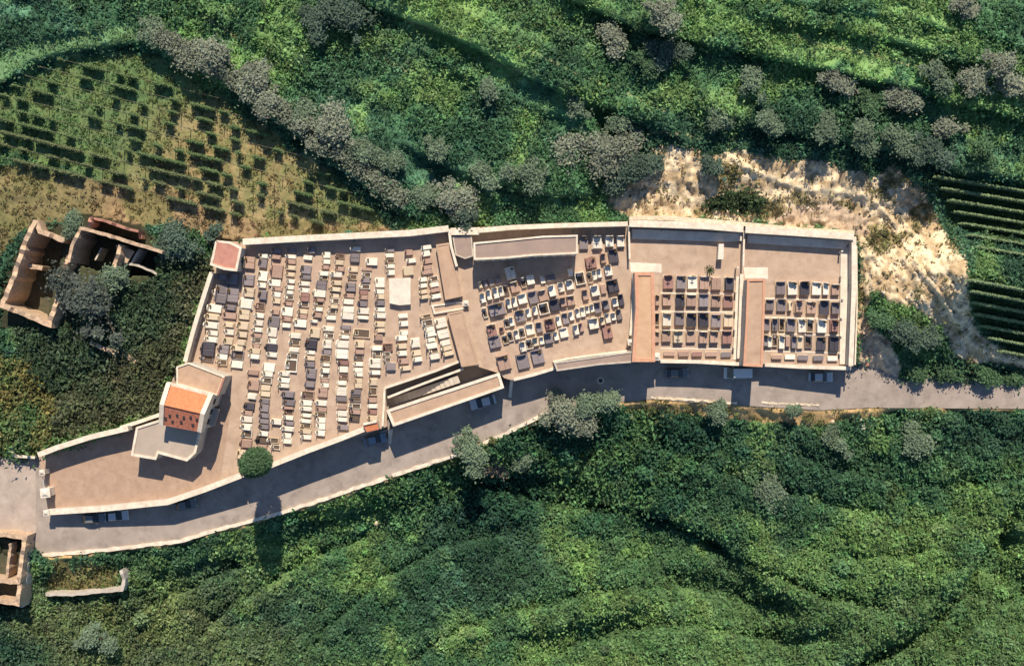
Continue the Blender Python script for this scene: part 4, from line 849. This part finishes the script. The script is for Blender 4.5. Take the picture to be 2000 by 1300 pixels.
def spec(kind, v, code, rs_):
    m = STONE[code][0]; other = rs_.choice(['marble','cream',m,m])
    if kind == 'kerb' and FL_[0] and rs_.random() < .8: return 'cream'
    if kind == 'kerb': return 'marble' if code in 'fD' else ('cream' if rs_.random() < .25 else m)
    if kind == 'tomb': return 'gravel' if v == 2 else m
    if kind == 'ledger': return m
    if kind == 'headstone': return other if code not in 'dg' else m
    return {'cross':'bronze','vase':'bronze','flowers':'flower'}[kind]
ALL = []; FL_ = [False]
def add_field(fld, rows, yard, group, headwest):
    for ri, row in enumerate(rows):
        row = sorted(row, key=(lambda g: g[1]) if headwest else (lambda g: g[0]))
        for gi, g in enumerate(row):
            x, y, w_, h_, c = g; ALL.append((w_*h_, fld, ri, gi, g, yard, group, headwest))
add_field('W', WEST, 'big grave field', 'graves in the big west field', True)
add_field('M', MIDDLE, 'slanting middle yard', 'graves in the slanting middle yard', False)
add_field('F', FIRST, 'first rectangular yard', 'graves in the first rectangular yard', False)
add_field('L', LAST, 'last rectangular yard', 'graves in the last rectangular yard', False)
ALL.sort(key=lambda t: -t[0])
rest = {}
for n_, (ar, fld, ri, gi, g, yard, group, hw) in enumerate(ALL):
    FL_[0] = fld in 'FL'; x, y, w_, h_, c = g; rs_ = random.Random(int(x*31+y*7))
    long_, wide = (w_, h_) if hw else (h_, w_)
    v = 2 if c in 'fF' else (3 if wide >= 15 and rs_.random() < .6 else rs_.choice(([0,0,1,0,1,2] if hw else [0,0,1,0,2]) if wide < 15 else [0,1,0]))
    if c == 'D': v = 1
    sh_ = (-0 if hw else 0)
    p = P(x, y-(1.5 if not hw else 0), .4); sx, sy = wide*S*(1.16 if hw else 1.06), long_*S/2.0*1.13
    if fld == 'W':
        dg = np.interp(x, [400,600,700,760,820,860], [-7,-5,-3,0,8,13]); rz_ = R(90+float(dg))
    elif fld == 'M': rz_ = R(float(np.interp(x, [930,1200], [14,11])) if y > 528 or x < 1130 else (9 if y > 490 else 1))
    else: rz_ = 0.0
    rz_ += R(rs_.uniform(-1.5, 1.5)); hz = rs_.uniform(.9, 1.35)*(1.05 if ar > 150 else .95)*(1.0 if hw else 1.25)
    if c in 'F': hz *= .7
    if fld in 'FL' and g[3] < 12: v = 0; hz *= .8
    Mx = Matrix.Translation((p.x, p.y, .0)) @ Matrix.Rotation(rz_, 4, 'Z') @ Matrix.Diagonal((sx, sy, hz, 1))
    parts = [(k, fn) for k, fn in PIECES if not (k == 'cross' and rs_.random() < .75) and not (k in ('vase','flowers') and (x*7+y) % 3 < 1) and not (k == 'headstone' and rs_.random() < .08)]
    if fld in 'FL' and g[3] < 12: parts = [p_ for p_ in parts if p_[0] in ('kerb','tomb','ledger')]
    if n_ < 300:
        stone = STONE[c][1]; pos = ORD[gi]
        if fld == 'W': where = '%s down in the %s column of the big grave field' % (pos, ORD[ri])
        else: where = '%s along the %s row of the %s' % (pos, ORD[ri], yard)
        size = 'wide ' if wide >= 17 else ''
        lab = size+stone+' grave, '+where
        if len(lab.split()) > 16: lab = lab.replace('wide ', '')
        o = empty('grave', (p.x, p.y, 0), lab, 'grave', group); o.rotation_euler = (0, 0, rz_); o.scale = (sx, sy, hz)
        for k, fn in parts:
            m = piece(k, fn, v, spec(k, v, c, rs_)); q = bpy.data.objects.new(k, m); C.objects.link(q); q.parent = o
    else:
        for k, fn in parts:
            m = spec(k, v, c, rs_); me = piece(k, fn, v, m); f, mats = rest.setdefault('r', (MB(), []))
            if m not in mats: mats.append(m)
            f.add([tuple(Mx @ vv.co) for vv in me.vertices], [tuple(pp.vertices) for pp in me.polygons], mats.index(m))
if rest:
    f, mats = rest['r']; tag(f.build('small_graves', [M[m] for m in mats]), 'smallest single graves scattered through the grave fields', kind='stuff')

# ------------------------------------------------------------------ trees
def tree(px, py, r_px, h, label, col, kind='tree', name='olive_tree', group=None, dense=1.0, squash=.8, z0=None):
    zg = float(terrain([px], [py])[0]) if z0 is None else z0
    zc = zg+h*.62; p = P(px, py, zc+h*.1); r = r_px*S
    o = empty(name, (p.x, p.y, zg), label, kind, group)
    f = MB(); f.cyl((p.x, p.y, zg-.3), (p.x+r*.05, p.y, zg+h*.4), .10*r+.06, .07*r+.04, 7)
    nl = rng.integers(9, 14); lob = []; oa = rng.uniform(-1.2, 0.2); ea_, eb_ = rng.uniform(1.05, 1.35), rng.uniform(.7, .9)
    for k in range(nl):
        a = rng.uniform(0, 2*math.pi); d_ = r*rng.uniform(.15, 1.05); cz = zg+h*(rng.uniform(.45, .75)+.12*(1-d_/r))
        ex, ey = math.cos(a)*d_*ea_, math.sin(a)*d_*eb_; c_ = (p.x+ex*math.cos(oa)-ey*math.sin(oa), p.y+ex*math.sin(oa)+ey*math.cos(oa), cz); lob.append((c_, r*rng.choice((.16,.22,.3,.5))*rng.uniform(.85,1.2)))
        f.cyl((p.x+r*.05, p.y, zg+h*.36), (c_[0], c_[1], cz-.1), .05*r+.03, .015*r+.015, 5)
    lob.append(((p.x, p.y, zg+h*.8), r*.5))
    f.build('trunk', M['bark'], o)
    tot = int(min(4200, max(500, 520*r*r*.55+500))*dense); cen, siz, cc = [], [], []
    wt = np.array([l[1]**2 for l in lob]); wt /= wt.sum()
    for (c_, lr), q in zip(lob, wt):
        k = int(tot*q); u = rng.normal(size=(k, 3)); u /= np.linalg.norm(u, axis=1)[:, None]; u[:, 2] = np.where(u[:, 2] < -.3, -u[:, 2], u[:, 2])
        rr = lr*(.55+.5*rng.random((k, 1))**.7)*(1+.35*(vn(u[:,0]*3+c_[0], u[:,1]*3+u[:,2]*2, .8, 4)-.5)[:, None])
        lsq = squash*rng.uniform(.5, 1.1); stray = (rng.random((k,1)) < .14)*rng.uniform(.2,.7,(k,1)); cen.append(np.array(c_)+u*(rr+stray*r*.5)*np.array((1,1,lsq))); siz.append(.20+.26*rng.random(k)+.025*r)
        cc.append(np.array(col)*(rng.uniform(.8,1.2))*(.82+.36*rng.random((k,1)))*(1+(rng.random((k,3))-.5)*.12))
    leaves('crown', np.concatenate(cen), np.concatenate(siz), np.clip(np.concatenate(cc), .005, 1), o, up=.9)
    return o
OL, GD, GR, PG = (.275,.305,.225), (.115,.17,.125), (.11,.20,.10), (.19,.26,.17)
OT = [(295,70,24,3,'small pale tree at the crest of the hedge arc above the vineyard',PG),
 (410,103,42,4.5,'largest grey tree at the top of the diagonal line above the vineyard',OL),(492,158,32,4,'grey tree second down the diagonal line above the vineyard',OL),
 (528,196,28,3.5,'grey tree third down the diagonal line above the vineyard',OL),(588,228,24,3,'small grey tree fourth down the diagonal line above the vineyard',PG),
 (640,255,40,4.5,'broad grey tree at the middle of the diagonal line',OL),(712,302,26,3.5,'grey tree low on the diagonal line',PG),(752,318,22,3,'small tree near the lower end of the diagonal line',PG),
 (680,35,42,4.5,'large dusky tree at the top edge left of centre',GD),(618,48,26,3.5,'dusky tree beside the large one at the top edge',GD),
 (878,392,36,4.5,'grey tree just above the narrow passage of the cemetery',OL),(835,385,22,3,'small grey green tree left of the one above the passage',PG),(905,420,22,3,'small dark tree touching the north wall',GD),
 (855,290,22,3,'pale narrow tree on the middle terrace',PG),(945,348,26,3,'low grey green tree on the terrace above the mauve roof',PG),(1030,340,28,3,'spreading low grey green tree above the mauve roof',PG),
 (1180,292,52,5,'broad grey brown tree left of the bare bank',OL),(1245,325,38,4.5,'dark tree overhanging the upper left of the bare bank',GD),(1205,360,26,3.5,'dark bush at the left tip of the bare bank',GD),
 (1200,75,28,3.5,'grey tree with dark shade on the upper terrace',OL),(1290,22,30,4,'pale grey tree at the top edge right of centre',OL),(1300,98,30,3,'low grey green tree on the upper terrace',GD),
 (1270,130,24,3,'dark rounded tree under the upper terrace',GR),(1215,245,24,3,'small grey green tree above the broad grey brown tree',PG),
 (1470,168,24,3.5,'dusky tree on the right terraces',PG),(1410,232,22,3,'brownish tree above the bare bank',PG),(1500,240,22,3,'brown green tree above the middle of the bank',PG),
 (1635,165,28,3.8,'pale grey tree on the right terraces',OL),(1765,190,28,3.8,'pale pointed tree on the right terraces',OL),(1700,200,24,3,'dark green tree between the two pale trees',GR),
 (1882,10,22,3,'grey brown tree at the top right edge',OL),(1825,140,26,3,'grey green tree in the right hand row',PG),(1950,128,26,4,'tall grey tree near the right edge',OL),(1908,165,24,3,'small grey tree left of the tall one near the right edge',OL),(1985,165,26,3.5,'grey tree at the right edge',OL),
 (1855,250,22,3.5,'pale grey tree at the end of the upper vine rows',OL),(1920,298,24,4,'dark green tree by the right edge above the vine rows',GR),(1820,290,30,4.5,'dark tree at the corner of the upper vine rows',GD),
 (1130,205,22,3,'faint grey green tree on the central slope',PG),(955,182,20,3,'small grey tree on the central slope',PG),(1395,330,22,3,'small dark tree growing on the bare bank',GD),
 (1690,262,26,3,'green tree above the right part of the bank',PG),(1765,275,26,3,'green tree next to the corner of the upper vine rows',PG),(1610,250,24,3,'green tree above the middle right of the bank',PG),
 (348,475,34,4,'dark green tree left of the pink roofed hut',GD),(421,452,16,3,'round dark bush above the pink roofed hut',GD),(148,440,24,3.5,'pale green tree between the two upper ruins',PG),
 (182,585,62,7,'great grey green tree growing out of the ruin',(.125,.15,.125)),(215,545,26,5,'grey green tree against the inner ruin wall',PG),
 (1095,808,38,4,'broad grey tree below the road under the slanting yard',OL),(1142,792,26,4,'rounded grey tree touching the road edge',PG),(1190,785,24,4,'small round grey tree below the orange edged roof',PG),
 (955,912,26,4,'pale brown tree alone on the shady slope',(.23,.20,.15)),(1015,900,20,3,'pale ragged tree right of the brown tree on the slope',PG),(920,880,30,3.5,'grey tree on the slope below the long tan roof',PG),
 (1510,955,32,4,'grey green tree on the lower right slope',PG),(1548,802,14,2.5,'small pointed tree at the road edge under the last yard',PG),(1402,806,22,3,'pale low tree at the road edge under the first rectangular yard',PG),
 (180,1245,26,4,'grey tree near the bottom left',PG),(1785,860,30,3.5,'pale green tree on the slope right of the leaning slab',PG),(1640,868,22,3,'pale green bush below the leaning slab',PG),
 (1722,622,18,2.6,'dark green bush nearest the last yard',GR),(1770,645,28,3,'dark green bush in the middle of the thicket by the white boulder',GD),(1812,665,24,2.8,'dark green bush at the right of the thicket by the white boulder',GD),
 (1790,722,22,1.8,'green bush beside the road on the right',GR),(1850,728,24,1.8,'green bush second along the road on the right',GR),(1920,734,24,1.8,'green bush third along the road on the right',GR),(1978,738,20,1.8,'green bush last along the road on the right',GR)]
for px, py, r_, h, lab, col in OT:
    nm = 'olive_tree' if col in (OL, PG) else ('bush' if 'bush' in lab else 'broadleaf_tree')
    tree(px, py, r_*1.08, h*.85, lab, col, 'bush' if 'bush' in lab else 'tree', nm, 'trees and bushes on the slopes')
# the clipped round tree by the road wall
zt = 9.5; p = P(497, 905, 9.0); o = empty('cypress_tree', (p.x, p.y, 0), 'tall dense round headed green tree standing inside the road wall', 'tree')
f = MB(); f.cyl((p.x, p.y, -.2), (p.x, p.y, 5), .28, .15, 9); f.build('trunk', M['bark'], o)
n = 9000; u = rng.normal(size=(n, 3)); u /= np.linalg.norm(u, axis=1)[:, None]; q = .80+.28*rng.random((n, 1)); bum = 1+.35*(fbm(u[:,0]*2+u[:,2]*3+9, u[:,1]*2, .9, 3, 5)-.5)[:, None]
cen = np.array((p.x, p.y, 8.2))+u*q*bum*np.array((2.3, 2.3, 5.2)); leaves('crown', cen, .18+.2*rng.random(n), np.array((.085,.155,.075))*(.7+.6*rng.random((n,1)))*(.8+.5*fbm(u[:,0]*2, u[:,1]*2+u[:,2], .7, 2, 8)[:, None]), o, up=.4)
# little palm in the first yard
p = P(1386, 528, 2.0); o = empty('potted_palm', (p.x, p.y, 0), 'small thin palm casting a dark shadow in the first rectangular yard', 'palm')
f = MB(); f.cyl((p.x, p.y, 0), (p.x, p.y, 2.1), .09, .06, 7); f.build('trunk', M['bark'], o)
n = 500; a = rng.integers(0, 12, n)/12*6.283+rng.normal(0, .06, n); t = rng.random(n); cen = np.stack([p.x+np.cos(a)*t*.95, p.y+np.sin(a)*t*.95, 2.2+.5*t-1.0*t*t], 1)
leaves('fronds', cen, .16+.1*rng.random(n), np.tile(np.array((.055,.085,.035)), (n,1)), o, up=.4)

# ------------------------------------------------------------------ vine rows
def vine_row(label, x0, x1, yf, density, col, hgt=1.5, wide=.5, group=None, posts=True, seed=0, step=.42):
    m0 = (x0+x1)/2; z0 = float(terrain([m0], [yf(m0)])[0]); p = P(m0, yf(m0), z0)
    o = empty('vine_row', (p.x, p.y, z0), label, 'vine row', group)
    xs_ = np.arange(x0, x1, step/S/2); ys_ = yf(xs_)
    keep = (vn(xs_*S, ys_*S*.2, 1.25, 90+seed) > (1-density))
    if keep.sum() < 4: keep[:4] = True
    xk, yk = xs_[keep], ys_[keep]; zk = terrain(xk, yk); nl = 70; i = np.repeat(np.arange(len(xk)), nl)
    kk = S*(H-zk)/H; cx, cy = (xk-1000)*kk, (650-yk)*kk; g = rng.normal(size=(len(i), 3))*np.array((.22, wide*.32, .0)); 
    zz = hgt*(.12+.93*rng.random(len(i))); cen = np.stack([cx[i]+g[:,0], cy[i]+g[:,1], zk[i]+zz], 1)
    leaves('foliage', cen, .16+.22*rng.random(len(i)), np.array(col)*(.65+.7*rng.random((len(i),1))), o, up=.8)
    if posts:
        for x in np.arange(x0+3, x1, 42):
            z = float(terrain([x], [yf(x)])[0]); q = P(x, float(yf(x)), z); f = MB(); f.box(q.x, q.y, z-.1, z+hgt+.25, .11, .11); f.build('post', M['wood'], o)
        f = MB(); xa = np.linspace(x0, x1, max(3, int((x1-x0)/42)+1)); pts = []
        for x in xa: z = float(terrain([x], [yf(x)])[0]); pts.append(P(x, float(yf(x)), z)+Vector((0,0,hgt+.18)))
        for a_, b_ in zip(pts, pts[1:]): f.cyl(a_, b_, .018, n=4)
        f.build('wire', M['wood'], o)
    return o
k_ = 0
for k in range(-7, 4):
    y0 = 258+24*k; xx = np.arange(-60, 770, 4.0); ins = pip(xx, y0+.245*xx, VY)
    if ins.sum() < 12: continue
    xi = xx[ins]; x0, x1 = xi.min()+6, xi.max()-8
    vine_row('%s vine row from the top of the vineyard beside the diagonal tree line' % ORD[k_], x0, x1, (lambda y0: (lambda x: y0+.245*np.asarray(x)))(y0), .38 if k < -1 else .47, (.14,.225,.09) if k < 0 else (.17,.215,.10), 1.75, .42, 'vine rows of the left vineyard', seed=k_); k_ += 1
for k in range(7):
    y0 = 349+20.5*k; a0 = 1822+13*k-(0 if k < 3 else 0)
    vine_row('%s dense vine row from the top of the upper right terrace' % ORD[k], a0, 2050, (lambda y0, a0: (lambda x: y0+.165*(np.asarray(x)-1830)))(y0, a0), .97, (.27,.36,.19), 1.9, .22, 'vine rows of the right terraces', posts=False, seed=20+k)
for k in range(7):
    y0 = 548+21*k
    vine_row('%s dense vine row from the top of the lower right terrace' % ORD[k], [1888,1890,1896,1902,1912,1926,1950][k], 2050, (lambda y0: (lambda x: y0+.19*(np.asarray(x)-1890)))(y0), .97, (.27,.36,.19), 1.9, .22, 'vine rows of the right terraces', posts=False, seed=30+k)

# ------------------------------------------------------------------ cars
def car(px, py, deg, L, label, paint, van=False):
    z = float(zr(px))+.035; p = P(px, py, z+.8); o = empty('parked_car', (0, 0, 0), label, 'van' if van else 'car', 'vehicles parked along the road')
    if van: o.name = 'parked_van'
    W_ = 1.72; hgt = 1.95 if van else 1.42; sc = L/4.2
    if van: st = [(-2.1,.45,.95),(-2.0,.32,1.0),(-1.2,.3,1.02),(0,.3,1.02),(1.2,.3,1.0),(1.9,.32,.95),(2.1,.45,.8)]
    else: st = [(-2.1,.48,.84),(-2.0,.32,.92),(-1.3,.28,.95),(0,.28,.92),(1.1,.28,.88),(1.85,.32,.74),(2.08,.45,.62)]
    def loft(sts, wf, nm, m):   # stations along x: (x, z0, z1, half width low, half width high)
        vs_, fs_ = [], []
        for x, a, b_, w0, w1 in sts: vs_ += [(x,-w0,a),(x,-w0*1.0,(a+b_)/2),(x,-w1,b_),(x,w1,b_),(x,w0,(a+b_)/2),(x,w0,a)]
        for i in range(len(sts)-1):
            for j in range(6): q = i*6+j; q2 = i*6+(j+1)%6; fs_.append((q, q2, q2+6, q+6))
        fs_ += [(0,1,2,3,4,5)[::-1], tuple(len(vs_)-6+j for j in range(6))]
        f = MB(); f.add(vs_, fs_); ob = f.build(nm, m, None, False); ob.parent = o
        bmx = bmesh.new(); bmx.from_mesh(ob.data); bmesh.ops.recalc_face_normals(bmx, faces=bmx.faces); bmx.to_mesh(ob.data); bmx.free()
        bv = ob.modifiers.new('b', 'BEVEL'); bv.width = .05; bv.segments = 2; bv.limit_method = 'ANGLE'; bv.angle_limit = R(25)
        return ob
    loft([(x, a, b_, W_/2*(.9 if abs(x) > 1.9 else 1), W_/2*(.84 if abs(x) > 1.9 else .94)) for x, a, b_ in st], 1, 'body', M[paint])
    if van: g = [(-2.0,.95,1.0,.78,.78),(-1.92,.95,hgt-.1,.78,.72),(.9,.95,hgt-.08,.78,.70),(1.65,.95,1.05,.76,.74)]; rf = [(-1.9,.02),(.85,.02)]
    else: g = [(-1.75,.86,.94,.76,.76),(-1.15,.86,hgt-.06,.76,.60),(.15,.86,hgt-.05,.76,.60),(1.0,.84,.92,.75,.74)]
    loft(g, 1, 'windows', M['glass'])
    r0, r1 = (-1.9, .9) if van else (-1.15, .12)
    loft([(r0, hgt-.09, hgt, .68 if van else .62, .62 if van else .56), ((r0+r1)/2, hgt-.09, hgt+.04, .70 if van else .63, .64 if van else .57), (r1, hgt-.09, hgt, .68 if van else .62, .62 if van else .56)], 1, 'roof', M[paint])
    for sx_ in (-1.3, 1.3):
        for sy_ in (-1, 1):
            f = MB(); f.cyl((sx_, sy_*.70, .32), (sx_, sy_*.88, .32), .32, n=18); wv = f.build('wheel', M['tyre']); wv.parent = o
            f = MB(); f.cyl((sx_, sy_*.86, .32), (sx_, sy_*.895, .32), .19, n=14); rv = f.build('rim', M['steel']); rv.parent = wv
    for sy_ in (-1, 1):
        f = MB(); f.box(2.0, sy_*.6, .55, .68, .12, .34); q = f.build('headlight', M['lampglass']); q.parent = o
        f = MB(); f.box(-2.06, sy_*.62, .62, .8, .08, .26); q = f.build('tail_light', M['redglass']); q.parent = o
        f = MB(); f.box(.72, sy_*.93, .9, 1.0, .16, .14); q = f.build('wing_mirror', M[paint]); q.parent = o
    o.location = (p.x, p.y, z); o.rotation_euler = (0, 0, R(deg)); o.scale = (sc, sc, sc)
car(943,785,195,4.7,'silver car parked in the shade beneath the long tan roof','silver')
car(1441,728,180,5.0,'pale van parked beside the second long roof in wall shadow','white',True)
car(1322,728,2,4.2,'grey car in shadow under the first rectangular yard','cargrey')
car(1603,736,0,4.4,'light car in shadow under the last yard','silver')
car(182,1012,3,4.3,'dark car parked in shadow nearest the forecourt entrance','cargrey')
car(227,1007,5,4.3,'silver car parked behind the dark one near the forecourt entrance','silver')
car(362,985,12,4.0,'grey car alone in shadow under the forecourt wall','cargrey')
car(733,858,14,4.2,'blue grey car in shadow beneath the tiny shrine','carblue')
